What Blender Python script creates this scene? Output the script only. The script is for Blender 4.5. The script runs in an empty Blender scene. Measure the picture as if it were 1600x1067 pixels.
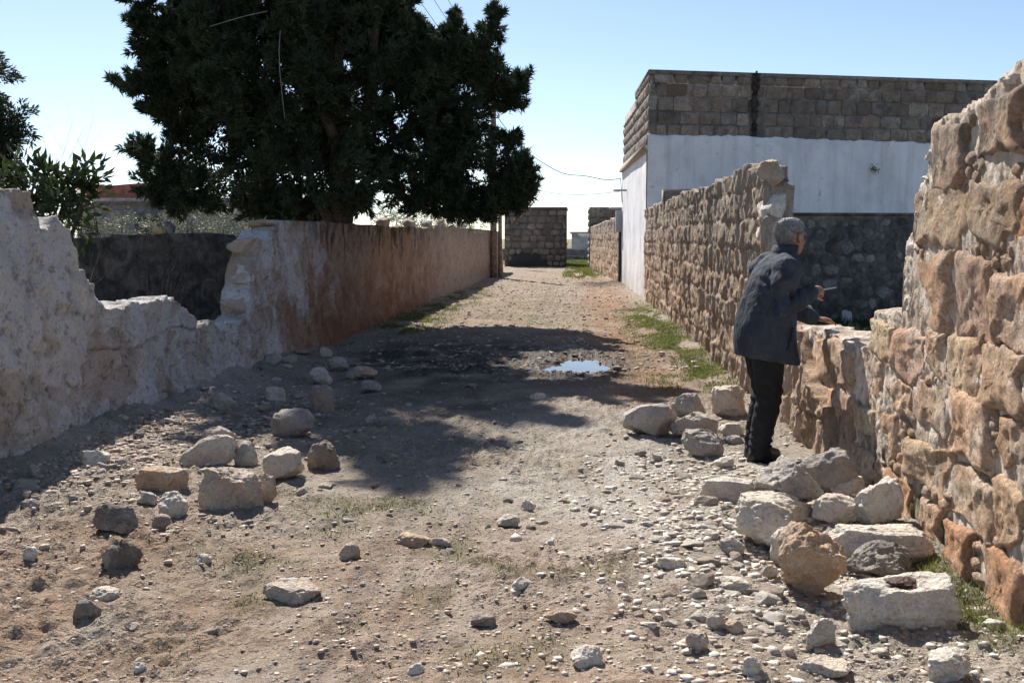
import bpy, bmesh, math, random
import numpy as np
from mathutils import Vector, Matrix

# ------------------------------------------------------------------ scene, camera, light
sc = bpy.context.scene
COL = sc.collection
CAM_H = 1.55
PSI = math.atan(102/1600)      # the lane runs a little to the right of the camera axis
TH = math.atan(161.5/1600)     # the camera looks slightly down
cd = bpy.data.cameras.new('camera'); cam = bpy.data.objects.new('camera', cd); COL.objects.link(cam)
cd.sensor_width = 36; cd.lens = 36; cd.clip_end = 3000; cd.clip_start = 0.05
cam.location = (0, 0, CAM_H); cam.rotation_euler = (math.pi/2-TH, 0, PSI)
sc.camera = cam
sc.render.resolution_x = 1024; sc.render.resolution_y = 682

SUN_AZ = math.radians(22)      # degrees to the left of the lane direction
SUN_EL = math.radians(46)
SUNV = Vector((-math.sin(SUN_AZ)*math.cos(SUN_EL), math.cos(SUN_AZ)*math.cos(SUN_EL), math.sin(SUN_EL)))
world = bpy.data.worlds.new('World'); sc.world = world; world.use_nodes = True
wn = world.node_tree
bg = wn.nodes['Background']; bg.inputs[1].default_value = 0.083
sky = wn.nodes.new('ShaderNodeTexSky'); sky.sky_type = 'NISHITA'; sky.sun_disc = False
sky.sun_elevation = SUN_EL; sky.sun_rotation = -SUN_AZ
sky.altitude = 300; sky.air_density = 0.75; sky.dust_density = 0.4; sky.ozone_density = 1.0
wn.links.new(sky.outputs[0], bg.inputs[0])
ld = bpy.data.lights.new('sun', 'SUN'); ld.energy = 5.0; ld.angle = math.radians(0.53); ld.color = (1.0, 0.945, 0.865)
sun = bpy.data.objects.new('sun', ld); COL.objects.link(sun)
sun.rotation_euler = SUNV.to_track_quat('Z', 'Y').to_euler(); sun.location = (-10, 20, 25)
vs = sc.view_settings
vs.view_transform = 'Standard'; vs.look = 'None'; vs.gamma = 1; vs.use_curve_mapping = False; vs.exposure = 0.90
sc.cycles.max_bounces = 8; sc.cycles.diffuse_bounces = 5; sc.cycles.transparent_max_bounces = 4

# ------------------------------------------------------------------ maths helpers
_Fh = np.array([-math.sin(PSI), math.cos(PSI), 0]); _R = np.array([math.cos(PSI), math.sin(PSI), 0]); _Z = np.array([0, 0, 1.])
_F = _Fh*math.cos(TH)-_Z*math.sin(TH); _U = _Fh*math.sin(TH)+_Z*math.cos(TH); _C = np.array([0, 0, CAM_H])
def ray(x, y): return _F*1600+_R*(x-800)-_U*(y-533.5)
def onz(x, y, z=0.0): d = ray(x, y); return _C+d*((z-_C[2])/d[2])     # survey point on a level plane
def onx(x, y, X): d = ray(x, y); return _C+d*(X/d[0])                 # ... on a wall along the lane
def ony(x, y, Y): d = ray(x, y); return _C+d*(Y/d[1])                 # ... on a wall across the lane

def _hash(ix, iy, iz, seed):
    h = (ix.astype(np.int64)*374761393+iy.astype(np.int64)*668265263+iz.astype(np.int64)*2147483647+seed*974634777) & 0xffffffff
    h = ((h ^ (h >> 13))*1274126177) & 0xffffffff
    h = ((h ^ (h >> 16))*2246822519) & 0xffffffff
    return ((h ^ (h >> 15)) & 0xffffff)/float(0xffffff)*2-1
def vn(p, seed=0):
    p = np.asarray(p, float); i = np.floor(p); f = p-i; u = f*f*f*(f*(f*6-15)+10)
    i = i.astype(np.int64); r = 0
    for dx in (0, 1):
        wx = u[..., 0] if dx else 1-u[..., 0]
        for dy in (0, 1):
            wy = u[..., 1] if dy else 1-u[..., 1]
            for dz in (0, 1):
                wz = u[..., 2] if dz else 1-u[..., 2]
                r = r+wx*wy*wz*_hash(i[..., 0]+dx, i[..., 1]+dy, i[..., 2]+dz, seed)
    return r
def fbm(p, octv=4, seed=0, gain=.5, lac=2.03):
    p = np.asarray(p, float); a = 1; s = 0; t = 0
    for k in range(octv):
        s = s+a*vn(p, seed+k*17); t += a; a *= gain; p = p*lac+3.7
    return s/t*1.6
def ridged(p, octv=3, seed=0):
    p = np.asarray(p, float); a = 1; s = 0
    for k in range(octv):
        s = s+a*(1-2*np.abs(vn(p, seed+k*13))); a *= .5; p = p*2.1+1.3
    return s/1.75
def xyz(x, y, z): return np.stack(np.broadcast_arrays(np.asarray(x, float), np.asarray(y, float), np.asarray(z, float)), -1)
def sstep(a, b, x): t = np.clip((x-a)/(b-a), 0, 1); return t*t*(3-2*t)

# ------------------------------------------------------------------ object helpers
ORG = {}
def make_mesh(name, v, f, mat=None, smooth=True, col=None):
    me = bpy.data.meshes.new(name)
    v = np.asarray(v, np.float32)
    if isinstance(f, np.ndarray):
        n, k = f.shape
        me.vertices.add(len(v)); me.vertices.foreach_set('co', v.ravel())
        me.loops.add(n*k); me.loops.foreach_set('vertex_index', f.astype(np.int32).ravel())
        me.polygons.add(n); me.polygons.foreach_set('loop_start', np.arange(0, n*k, k, dtype=np.int32))
        me.update(calc_edges=True)
    else:
        me.from_pydata(v.tolist(), [], [list(map(int, q)) for q in f]); me.update()
    if smooth: me.polygons.foreach_set('use_smooth', np.ones(len(me.polygons), bool))
    if col is not None:
        a = me.attributes.new('Col', 'FLOAT_COLOR', 'POINT')
        c = np.ones((len(v), 4), np.float32); c[:, :col.shape[1]] = col
        a.data.foreach_set('color', c.ravel())
    if mat: me.materials.append(mat)
    return me
def link(name, me, loc=(0, 0, 0), parent=None):
    o = bpy.data.objects.new(name, me); COL.objects.link(o); o.location = loc
    if parent is not None: o.parent = parent
    return o
def build(name, v, f, mat, parent=None, origin=None, smooth=True, col=None):
    """v in world coordinates; the object's origin is put at the base centre (or `origin`)."""
    v = np.asarray(v, float)
    if origin is None:
        origin = np.array([(v[:, 0].min()+v[:, 0].max())/2, (v[:, 1].min()+v[:, 1].max())/2, v[:, 2].min()])
    origin = np.asarray(origin, float)
    po = ORG[parent.name] if parent is not None else np.zeros(3)
    o = link(name, make_mesh(name, v-origin, f, mat, smooth, col), tuple(origin-po), parent)
    ORG[o.name] = origin
    return o
def empty(name, loc):
    o = bpy.data.objects.new(name, None); COL.objects.link(o); o.location = loc; o.empty_display_size = .2
    ORG[o.name] = np.asarray(loc, float); return o
def tag(o, label, cat, group=None):
    o['label'] = label; o['category'] = cat
    if group: o['group'] = group
    return o
def structure(o): o['kind'] = 'structure'; return o
def stuff(o, label=None, cat=None):
    o['kind'] = 'stuff'
    if label: o['label'] = label
    if cat: o['category'] = cat
    return o

def gridfaces(nu, nv, closed_v=False):
    i = np.arange(nu-1)[:, None]; j = np.arange(nv if closed_v else nv-1)[None, :]
    a = i*nv+j; b = (i+1)*nv+j; c = (i+1)*nv+(j+1) % nv; d = i*nv+(j+1) % nv
    return np.stack([a, b, c, d], -1).reshape(-1, 4)

class Loft:
    """collects closed tubes and boxes"""
    def __init__(s): s.v = []; s.f = []
    def ring(s, c, a, b, n):
        k = len(s.v)
        for i in range(n):
            t = 2*math.pi*i/n; s.v.append(np.asarray(c)+np.asarray(a)*math.cos(t)+np.asarray(b)*math.sin(t))
        return k
    def rings(s, lst, n=16):
        ks = [s.ring(c, a, b, n) for c, a, b in lst]
        for k0, k1 in zip(ks, ks[1:]):
            for i in range(n): s.f.append((k0+i, k0+(i+1) % n, k1+(i+1) % n, k1+i))
        for k, c, rev in ((ks[0], lst[0][0], True), (ks[-1], lst[-1][0], False)):
            m = len(s.v); s.v.append(np.asarray(c, float))
            for i in range(n):
                t = (m, k+(i+1) % n, k+i) if rev else (m, k+i, k+(i+1) % n)
                s.f.append(t)
    def tube(s, pts, rad, n=10, flat=1.0, up=None, round_ends=True):
        pts = [np.asarray(p, float) for p in pts]
        if not hasattr(rad, '__len__'): rad = [rad]*len(pts)
        out = []
        for i, p in enumerate(pts):
            d = pts[min(i+1, len(pts)-1)]-pts[max(i-1, 0)]; d = d/(np.linalg.norm(d)+1e-9)
            u = np.asarray(up, float) if up is not None else (np.array([0, 0, 1.]) if abs(d[2]) < .9 else np.array([1., 0, 0]))
            a = np.cross(d, u); a /= np.linalg.norm(a)+1e-9; b = np.cross(a, d)
            if i == 0 and round_ends:
                for q in (.95, .6): out.append((p-d*rad[0]*q, a*rad[0]*math.sqrt(1-q*q), b*rad[0]*math.sqrt(1-q*q)*flat))
            out.append((p, a*rad[i], b*rad[i]*flat))
            if i == len(pts)-1 and round_ends:
                for q in (.6, .95): out.append((p+d*rad[i]*q, a*rad[i]*math.sqrt(1-q*q), b*rad[i]*math.sqrt(1-q*q)*flat))
        s.rings(out, n)
    def box(s, x0, x1, y0, y1, z0, z1):
        k = len(s.v)
        for z in (z0, z1):
            for x, y in ((x0, y0), (x1, y0), (x1, y1), (x0, y1)): s.v.append(np.array([x, y, z], float))
        for q in ((0, 3, 2, 1), (4, 5, 6, 7), (0, 1, 5, 4), (1, 2, 6, 5), (2, 3, 7, 6), (3, 0, 4, 7)):
            s.f.append(tuple(k+i for i in q))
    def ellipsoid(s, c, ax, ay, az, n=14, m=9):
        c = np.asarray(c, float); out = []
        for i in range(1, m):
            t = math.pi*i/m; out.append((c-np.asarray(az)*math.cos(t), np.asarray(ax)*math.sin(t), np.asarray(ay)*math.sin(t)))
        s.rings(out, n)
    def put(s, name, mat, parent=None, smooth=True, origin=None): return build(name, np.array(s.v), s.f, mat, parent, origin, smooth)
    def remesh(s, voxel, iters=6):
        me = make_mesh('tmp', np.array(s.v), s.f); o = link('tmp', me)
        m = o.modifiers.new('r', 'REMESH'); m.mode = 'VOXEL'; m.voxel_size = voxel
        m2 = o.modifiers.new('s', 'SMOOTH'); m2.factor = .5; m2.iterations = iters
        dg = bpy.context.evaluated_depsgraph_get(); e = o.evaluated_get(dg); em = e.to_mesh()
        v = np.empty(len(em.vertices)*3); em.vertices.foreach_get('co', v)
        f = [tuple(p.vertices) for p in em.polygons]; e.to_mesh_clear()
        bpy.data.objects.remove(o); bpy.data.meshes.remove(me)
        return v.reshape(-1, 3), f

# ------------------------------------------------------------------ material helpers
class NT:
    def __init__(s, name, rough=.9, spec=.25):
        s.m = bpy.data.materials.new(name); s.m.use_nodes = True; s.t = s.m.node_tree
        s.b = s.t.nodes['Principled BSDF']; s.b.inputs['Roughness'].default_value = rough
        s.b.inputs['Specular IOR Level'].default_value = spec
        s.geo = None
    def n(s, typ, **kw):
        x = s.t.nodes.new(typ)
        for k, v in kw.items(): setattr(x, k, v)
        return x
    def l(s, a, b): s.t.links.new(a, b)
    def pos(s, scale=(1, 1, 1)):
        if s.geo is None: s.geo = s.n('ShaderNodeNewGeometry')
        mp = s.n('ShaderNodeMapping'); mp.inputs['Scale'].default_value = scale
        s.l(s.geo.outputs['Position'], mp.inputs[0]); return mp.outputs[0]
    def obj(s, scale=(1, 1, 1)):
        tc = s.n('ShaderNodeTexCoord'); oi = s.n('ShaderNodeObjectInfo')
        mp = s.n('ShaderNodeMapping'); mp.inputs['Scale'].default_value = scale
        mu = s.n('ShaderNodeMath', operation='MULTIPLY'); mu.inputs[1].default_value = 37
        s.l(oi.outputs['Random'], mu.inputs[0]); s.l(tc.outputs['Object'], mp.inputs[0]); s.l(mu.outputs[0], mp.inputs[1])
        return mp.outputs[0]
    def noise(s, vec, scale, detail=5, rough=.6, dist=0):
        x = s.n('ShaderNodeTexNoise'); x.inputs['Scale'].default_value = scale; x.inputs['Detail'].default_value = detail
        x.inputs['Roughness'].default_value = rough; x.inputs['Distortion'].default_value = dist
        s.l(vec, x.inputs['Vector'])
        return s.math('ADD', s.math('MULTIPLY', x.outputs[0], 1.6), -.3)
    def voro(s, vec, scale, feature='F1', out='Distance'):
        x = s.n('ShaderNodeTexVoronoi', feature=feature); x.inputs['Scale'].default_value = scale
        s.l(vec, x.inputs['Vector']); return x.outputs[out]
    def ramp(s, fac, stops):
        x = s.n('ShaderNodeValToRGB'); e = x.color_ramp.elements
        while len(e) < len(stops): e.new(.5)
        for q, (p, c) in zip(e, stops):
            q.position = p; q.color = (*c, 1) if hasattr(c, '__len__') else (c, c, c, 1)
        s.l(fac, x.inputs[0]); return x.outputs[0]
    def rng(s, v, a, b, c, d):
        x = s.n('ShaderNodeMapRange'); x.inputs[1].default_value = a; x.inputs[2].default_value = b
        x.inputs[3].default_value = c; x.inputs[4].default_value = d; s.l(v, x.inputs[0]); return x.outputs[0]
    def math(s, op, a, b=None):
        x = s.n('ShaderNodeMath', operation=op)
        for i, q in enumerate((a, b)):
            if q is None: continue
            if isinstance(q, (int, float)): x.inputs[i].default_value = q
            else: s.l(q, x.inputs[i])
        return x.outputs[0]
    def mix(s, fac, a, b, typ='MIX'):
        x = s.n('ShaderNodeMix', data_type='RGBA', blend_type=typ)
        for i, q in ((0, fac), (6, a), (7, b)):
            if isinstance(q, (int, float)): x.inputs[i].default_value = q
            elif isinstance(q, tuple): x.inputs[i].default_value = (*q, 1)
            else: s.l(q, x.inputs[i])
        return x.outputs[2]
    def color(s, c):
        if isinstance(c, tuple): s.b.inputs['Base Color'].default_value = (*c, 1)
        else: s.l(c, s.b.inputs['Base Color'])
    def bump(s, h, strength=.5, dist=.02, prev=None):
        x = s.n('ShaderNodeBump'); x.inputs['Strength'].default_value = strength; x.inputs['Distance'].default_value = dist
        s.l(h, x.inputs['Height'])
        if prev is not None: s.l(prev, x.inputs['Normal'])
        s.l(x.outputs[0], s.b.inputs['Normal']); return x.outputs[0]
    def sep_z(s):
        if s.geo is None: s.geo = s.n('ShaderNodeNewGeometry')
        x = s.n('ShaderNodeSeparateXYZ'); s.l(s.geo.outputs['Position'], x.inputs[0]); return x.outputs

def m_rock():
    t = NT('limestone_rock', .92, .2); p = t.obj(); oi = t.n('ShaderNodeObjectInfo')
    a = t.noise(p, 5, 6, .65, .4); b = t.noise(p, 38, 6, .7); c = t.noise(p, 2.3, 3, .5, 1.0)
    base = oi.outputs['Color']
    d = t.mix(t.rng(a, .35, .75, 0, .6), base, (.77, .72, .65), 'MIX')
    w = t.mix(t.rng(c, .58, .8, 0, .45), d, (.55, .37, .25))
    g = t.mix(t.rng(c, .18, .36, .45, 0), w, (.28, .265, .25))
    k = t.mix(t.rng(b, .18, .48, .42, 0), g, (.24, .21, .18))
    k = t.mix(1.0, k, (1.04, 1.0, .945), 'MULTIPLY')
    t.color(k)
    vo = t.voro(p, 30)
    n1 = t.bump(a, .9, .06); n2 = t.bump(b, .9, .03, n1); t.bump(t.math('MULTIPLY', vo, -1), .4, .015, n2)
    return t.m
def m_ground():
    t = NT('lane_soil', .95, .15); p = t.pos(); at = t.n('ShaderNodeAttribute', attribute_name='Col')
    a = t.noise(p, 2.2, 8, .66, .3); b = t.noise(p, 22, 8, .72); c = t.noise(p, 90, 4, .6); big = t.noise(p, .5, 4, .6)
    col = at.outputs['Color']
    col = t.mix(t.rng(a, .34, .66, .55, 0), col, (.62, .56, .50), 'MULTIPLY')
    col = t.mix(t.rng(big, .42, .62, 0, .25), col, (1.12, 1.0, .9), 'MULTIPLY')
    col = t.mix(t.rng(b, .60, .95, 0, .55), col, (.58, .52, .45))
    col = t.mix(t.rng(b, .15, .45, .8, 0), col, (.46, .40, .35), 'MULTIPLY')
    v = t.voro(p, 42, 'F1', 'Color'); vd = t.voro(p, 42)
    sv = t.n('ShaderNodeSeparateXYZ'); t.l(v, sv.inputs[0])
    peb = t.math('MULTIPLY', t.rng(vd, .28, .42, 1, 0), t.rng(sv.outputs[0], .55, .65, 0, 1))
    pc = t.mix(sv.outputs[1], (.22, .19, .16), (.56, .52, .46))
    col = t.mix(t.math('MULTIPLY', peb, at.outputs['Alpha']), col, pc)
    t.color(col)
    t.l(t.rng(at.outputs['Alpha'], 0, .6, .45, .96), t.b.inputs['Roughness'])
    n1 = t.bump(b, 1.0, .075); n2 = t.bump(c, 1.0, .018, n1); t.bump(peb, .8, .014, n2)
    return t.m
def m_wallstone(name, light, mid, dark, warm, zdark=None):
    """field stone set in a wall; colour varies per stone through the object colour"""
    t = NT(name, .93, .15); p = t.pos(); oi = t.n('ShaderNodeObjectInfo')
    a = t.noise(p, 4.5, 6, .65, .5); b = t.noise(p, 30, 7, .75); c = t.noise(p, 1.6, 4, .55, .8)
    col = t.ramp(a, [(.30, dark), (.47, mid), (.68, light)])
    col = t.mix(t.rng(c, .45, .65, 0, .75), col, warm)
    col = t.mix(1.0, col, oi.outputs['Color'], 'MULTIPLY')
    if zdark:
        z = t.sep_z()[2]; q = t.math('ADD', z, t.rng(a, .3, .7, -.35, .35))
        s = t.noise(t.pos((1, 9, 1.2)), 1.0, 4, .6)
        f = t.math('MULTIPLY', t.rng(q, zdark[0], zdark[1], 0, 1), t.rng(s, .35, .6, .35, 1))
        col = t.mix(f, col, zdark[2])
    col = t.mix(t.rng(b, .30, .55, .75, 0), col, tuple(x*.45 for x in mid))
    t.color(col)
    n1 = t.bump(a, .6, .05); n2 = t.bump(b, 1.0, .04, n1); t.bump(t.voro(t.pos(), 55), .6, .014, n2)
    return t.m
def m_mortar(name, c0, c1, c2, moss=False):
    t = NT(name, .95, .1); p = t.pos()
    a = t.noise(p, 3.2, 6, .65, .6); b = t.noise(p, 42, 6, .7); s = t.noise(t.pos((6, 6, 1)), 2.2, 5, .6)
    col = t.ramp(a, [(.32, c0), (.5, c1), (.66, c2)])
    col = t.mix(t.rng(s, .52, .68, 0, .5), col, tuple(x*.5 for x in c1))
    if moss:
        z = t.sep_z()[2]
        f = t.math('MULTIPLY', t.rng(t.math('ADD', z, t.rng(a, .3, .7, -.25, .25)), .05, .62, 1, 0), t.rng(s, .40, .6, .15, 1))
        col = t.mix(f, col, (.085, .078, .035))
    t.color(col)
    n1 = t.bump(a, .6, .04); t.bump(b, .9, .015, n1)
    return t.m
def m_leftwall():
    t = NT('plastered_wall', .94, .12); p = t.pos()
    X = t.sep_z(); y, z = X[1], X[2]
    a = t.noise(p, 2.0, 7, .62, .7); b = t.noise(p, 34, 7, .72); c = t.noise(p, .9, 4, .55, 1.2)
    st = t.noise(t.pos((9, 9, .8)), 1.0, 6, .65); fine = t.noise(p, 9, 6, .7)
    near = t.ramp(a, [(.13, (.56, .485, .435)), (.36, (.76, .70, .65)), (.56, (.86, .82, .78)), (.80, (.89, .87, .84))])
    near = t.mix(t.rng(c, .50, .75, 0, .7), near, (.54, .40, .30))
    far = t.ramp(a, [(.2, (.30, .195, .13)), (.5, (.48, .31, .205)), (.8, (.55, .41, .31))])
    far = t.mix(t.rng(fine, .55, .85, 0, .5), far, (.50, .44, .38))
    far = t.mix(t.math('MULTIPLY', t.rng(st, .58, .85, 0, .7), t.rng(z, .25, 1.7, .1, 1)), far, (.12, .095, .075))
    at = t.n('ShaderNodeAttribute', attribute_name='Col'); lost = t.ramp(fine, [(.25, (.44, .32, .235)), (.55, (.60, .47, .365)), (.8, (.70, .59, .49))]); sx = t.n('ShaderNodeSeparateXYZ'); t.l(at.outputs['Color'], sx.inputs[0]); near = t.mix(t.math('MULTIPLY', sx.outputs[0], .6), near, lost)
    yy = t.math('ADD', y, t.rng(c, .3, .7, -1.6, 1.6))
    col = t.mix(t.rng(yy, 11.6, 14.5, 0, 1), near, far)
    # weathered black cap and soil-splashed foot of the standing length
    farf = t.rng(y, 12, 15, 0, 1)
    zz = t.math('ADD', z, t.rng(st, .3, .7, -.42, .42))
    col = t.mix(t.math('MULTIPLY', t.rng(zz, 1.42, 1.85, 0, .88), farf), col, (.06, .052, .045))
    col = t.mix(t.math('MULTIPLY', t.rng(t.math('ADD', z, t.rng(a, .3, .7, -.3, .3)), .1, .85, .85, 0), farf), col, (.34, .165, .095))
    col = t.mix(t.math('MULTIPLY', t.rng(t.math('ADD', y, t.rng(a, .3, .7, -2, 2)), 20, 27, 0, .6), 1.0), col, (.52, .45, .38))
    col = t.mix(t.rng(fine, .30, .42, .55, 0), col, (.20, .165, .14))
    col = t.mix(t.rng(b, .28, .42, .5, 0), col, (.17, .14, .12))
    t.color(col)
    n1 = t.bump(fine, .7, .05); n2 = t.bump(b, 1.0, .03, n1); t.bump(t.math('MULTIPLY', st, farf), .7, .05, n2)
    return t.m
def m_farright():
    t = NT('weathered_streaked_stone', .94, .12); p = t.pos(); z = t.sep_z()[2]
    a = t.noise(p, 3.5, 7, .65, .5); b = t.noise(p, 36, 6, .72); st = t.noise(t.pos((13, 13, 1.1)), 1.0, 7, .7)
    col = t.ramp(a, [(.25, (.40, .27, .18)), (.5, (.60, .43, .30)), (.75, (.72, .58, .45))])
    zz = t.math('ADD', z, t.rng(a, .3, .7, -.5, .5))
    col = t.mix(t.rng(zz, .9, 2.0, 0, .7), col, (.44, .39, .33))
    col = t.mix(t.math('MULTIPLY', t.rng(st, .55, .8, 0, .8), t.rng(zz, .2, 1.8, .15, 1)), col, (.12, .10, .082))
    col = t.mix(t.rng(b, .25, .5, .5, 0), col, (.26, .185, .125))
    t.color(col)
    n1 = t.bump(st, .9, .06); n2 = t.bump(b, .8, .02, n1); t.bump(a, .5, .04, n2)
    return t.m
def m_plaster():
    t = NT('whitewashed_plaster', .85, .2); p = t.pos(); z = t.sep_z()[2]
    a = t.noise(p, 1.1, 6, .6, .6); b = t.noise(p, 9, 6, .7); st = t.noise(t.pos((4, 4, .35)), 1.0, 5, .6); sp = t.noise(p, 3.0, 2, .5)
    col = t.ramp(a, [(.2, (.68, .68, .69)), (.55, (.82, .82, .83)), (.8, (.86, .86, .86))])
    col = t.mix(t.rng(st, .45, .9, 0, .6), col, (.46, .45, .44)); col = t.mix(t.rng(t.noise(p, 2.6, 7, .7, 1.5), .62, .9, 0, .5), col, (.50, .49, .48))
    col = t.mix(t.rng(b, .86, .95, 0, .8), col, (.22, .21, .19))
    col = t.mix(t.rng(t.math('ADD', z, t.rng(a, .3, .7, -.4, .4)), .0, .9, .55, 0), col, (.52, .47, .40))
    sm = t.noise(p, 5.5, 3, .6, .4); col = t.mix(t.math('MULTIPLY', t.rng(sm, .74, .84, 0, .7), t.rng(a, .35, .7, .3, 1)), col, (.30, .29, .27))
    t.color(col); t.bump(b, .4, .02)
    return t.m
def m_simple(name, col, rough=.8, spec=.3, var=.35, scale=20, bump=.2, metal=0):
    t = NT(name, rough, spec); p = t.pos(); a = t.noise(p, scale, 5, .6)
    t.color(t.mix(t.rng(a, .3, .7, 0, 1), tuple(c*(1-var) for c in col), tuple(min(1, c*(1+var*.6)) for c in col)))
    t.b.inputs['Metallic'].default_value = metal
    if bump: t.bump(a, bump, .01)
    return t.m
def m_leaf(name, c0, c1, rough=.6, trans=.25, scale=1.3):
    t = NT(name, rough, .3); p = t.pos(); a = t.noise(p, scale, 3, .6); b = t.noise(p, 14, 2, .6)
    col = t.mix(t.rng(a, .35, .65, 0, 1), c0, c1); col = t.mix(t.rng(b, .35, .65, .5, 0), col, tuple(x*.5 for x in c0))
    t.color(col)
    if trans:
        tr = t.n('ShaderNodeBsdfTranslucent'); t.l(col, tr.inputs[0]); ms = t.n('ShaderNodeMixShader'); ms.inputs[0].default_value = trans
        out = t.t.nodes['Material Output']; t.l(t.b.outputs[0], ms.inputs[1]); t.l(tr.outputs[0], ms.inputs[2]); t.l(ms.outputs[0], out.inputs[0])
    return t.m
M = dict(rock=m_rock(), ground=m_ground(), leftwall=m_leftwall(), farright=m_farright(), plaster=m_plaster(),
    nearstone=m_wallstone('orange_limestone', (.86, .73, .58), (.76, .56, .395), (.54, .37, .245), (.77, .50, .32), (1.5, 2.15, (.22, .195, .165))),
    nearmortar=m_mortar('rough_lime_mortar', (.46, .37, .285), (.58, .48, .385), (.70, .62, .53), True),
    block=m_wallstone('grey_brown_block', (.52, .475, .43), (.41, .36, .315), (.23, .20, .175), (.40, .32, .255)),
    blockmortar=m_mortar('grey_block_mortar', (.19, .17, .15), (.29, .265, .24), (.38, .36, .34)),
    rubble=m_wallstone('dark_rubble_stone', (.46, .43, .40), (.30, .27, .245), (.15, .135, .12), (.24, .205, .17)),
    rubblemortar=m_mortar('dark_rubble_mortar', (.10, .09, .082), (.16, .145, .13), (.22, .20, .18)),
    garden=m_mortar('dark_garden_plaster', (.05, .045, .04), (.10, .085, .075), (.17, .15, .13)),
    bark=m_simple('bark', (.10, .075, .055), .95, .1, .5, 30, .8), twig=m_simple('twig_bark', (.12, .10, .085), .95, .1, .4, 30, .3),
    conifer=m_leaf('conifer_scale_leaf', (.036, .052, .030), (.068, .088, .048), .7, .22, 1.0),
    broad=m_leaf('broad_glossy_leaf', (.025, .040, .014), (.055, .075, .024), .35, .25, 3),
    olive=m_leaf('olive_leaf', (.15, .165, .115), (.25, .26, .20), .5, .3, 3),
    grass=m_leaf('grass_blade', (.13, .16, .04), (.26, .28, .08), .6, .35, 2), moss=m_leaf('short_moss', (.09, .105, .035), (.17, .18, .06), .8, .25, 3),
    metal=m_simple('grey_metal', (.34, .35, .36), .5, .5, .2, 30, .1, .3), darkmetal=m_simple('dark_metal', (.05, .05, .055), .6, .4, .3, 30, .1),
    wire=m_simple('wire', (.06, .055, .05), .7, .3, .2, 5, 0), cord=m_simple('pale_cord', (.22, .21, .19), .7, .3, .2, 5, 0),
    concrete=m_simple('pole_concrete', (.24, .19, .155), .9, .2, .4, 8, .4), cap=m_simple('cement_ledge', (.40, .33, .27), .9, .2, .3, 9, .5),
    redroof=m_simple('red_roof', (.42, .15, .11), .8, .2, .3, 4, .3), housewall=m_simple('house_render', (.20, .19, .19), .9, .2, .3, 2, .3),
    pale=m_simple('pale_render', (.50, .49, .47), .9, .2, .2, 2, .3), glassdark=m_simple('near_black', (.02, .02, .022), .4, .4, .2, 3, 0))
# ------------------------------------------------------------------ ground
PUDDLES = [(0.04, 12.75, .37, 1.25)]
def XL(y): return -3.72+.008*(np.asarray(y, float)-8)
def pud(x, y):
    d = np.full(np.shape(x), 9.)
    w = fbm(xyz(np.asarray(x)*3, np.asarray(y)*1.3, 0), 3, 5)*.28
    for cx, cy, rx, ry in PUDDLES: d = np.minimum(d, np.sqrt(((x-cx)/rx)**2+((y-cy)/ry)**2)+w)
    return d
def ground_h(x, y, fine=True):
    x = np.asarray(x, float); y = np.asarray(y, float)
    lane = sstep(-14, -4.5, x)*sstep(30, 3, x)
    clod = np.clip(fbm(xyz(x*1.1, y*1.1, 6), 3, 55)+.25, 0, 1)
    h = .035*fbm(xyz(x*.45, y*.45, 1), 3, 3)+.016*fbm(xyz(x*2.2, y*2.2, 2), 3, 9)
    if fine:
        h = h+.012*fbm(xyz(x*9, y*9, 2), 3, 29)+(.008+.030*clod)*np.abs(vn(xyz(x*15, y*15, 5), 41))+(.008+.022*clod)*np.abs(vn(xyz(x*31, y*31, 5), 42))-.012*clod
    rough = fbm(xyz(x*1.6, y*1.6, 3), 3, 14)
    # rubble and dust heaped along the foot of the left wall
    dl = x-XL(y)
    h = h+(.15+.06*rough)*np.exp(-(np.maximum(dl, 0)/.33)**1.5)*sstep(4, 5.5, y)*sstep(15, 11, y)*(dl > -.5)
    dr = 1.74-x
    h = h+(.05+.05*rough)*np.exp(-(np.maximum(dr, 0)/.35)**1.5)*sstep(3, 4, y)*(dr > -.5)
    h = h+.05*np.exp(-((x-.9)/.5)**2-((y-5.6)/1.2)**2)*(.6+rough)
    # wheel ruts and mud
    h = h-.02*np.exp(-((x-.75)/.22)**2)*sstep(9, 13, y)-.02*np.exp(-((x+.9)/.3)**2)*sstep(7, 11, y)*sstep(30, 20, y)
    mud = np.exp(-((x+1.3)/1.3)**2-((y-13)/1.7)**2)
    h = h+mud*.035*ridged(xyz(x*5, y*4, 8), 2, 77)
    # dark heap of rubbish by the white house and a low mound ahead of the far wall
    h = h+.22*np.exp(-((x-.75)/.7)**2-((y-33.5)/1.6)**2)*(.7+.6*rough)
    h = h-.09*np.clip(1.15-pud(x, y), 0, .6)
    h = np.where((x > 2.1) & (y < 26), h-.10, h)
    return h
def green_mask(x, y):
    n = fbm(xyz(x*2.6, y*.9, 4), 4, 51)
    g = np.exp(-((x-1.35)/.42)**2)*sstep(9.5, 11.5, y)*sstep(26, 20, y)*sstep(-.7, .2, n)
    g = np.maximum(g, np.exp(-((x-1.62)/.12)**2)*sstep(3.6, 4.1, y)*sstep(5.6, 4.8, y)*1.0)
    g = np.maximum(g, np.exp(-((x+3.0)/.55)**2)*sstep(13, 17, y)*sstep(36, 25, y)*sstep(-.25, .3, n))
    g = np.maximum(g, np.exp(-((x-.25)/.9)**2)*sstep(36, 42, y)*sstep(-.5, .5, n))
    g = np.maximum(g, sstep(55, 60, y))
    g = np.maximum(g, (x > 2.1)*(y < 27)*.85); g = np.maximum(g, (x < -4.1)*.5)
    return np.clip(g, 0, 1)
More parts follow.
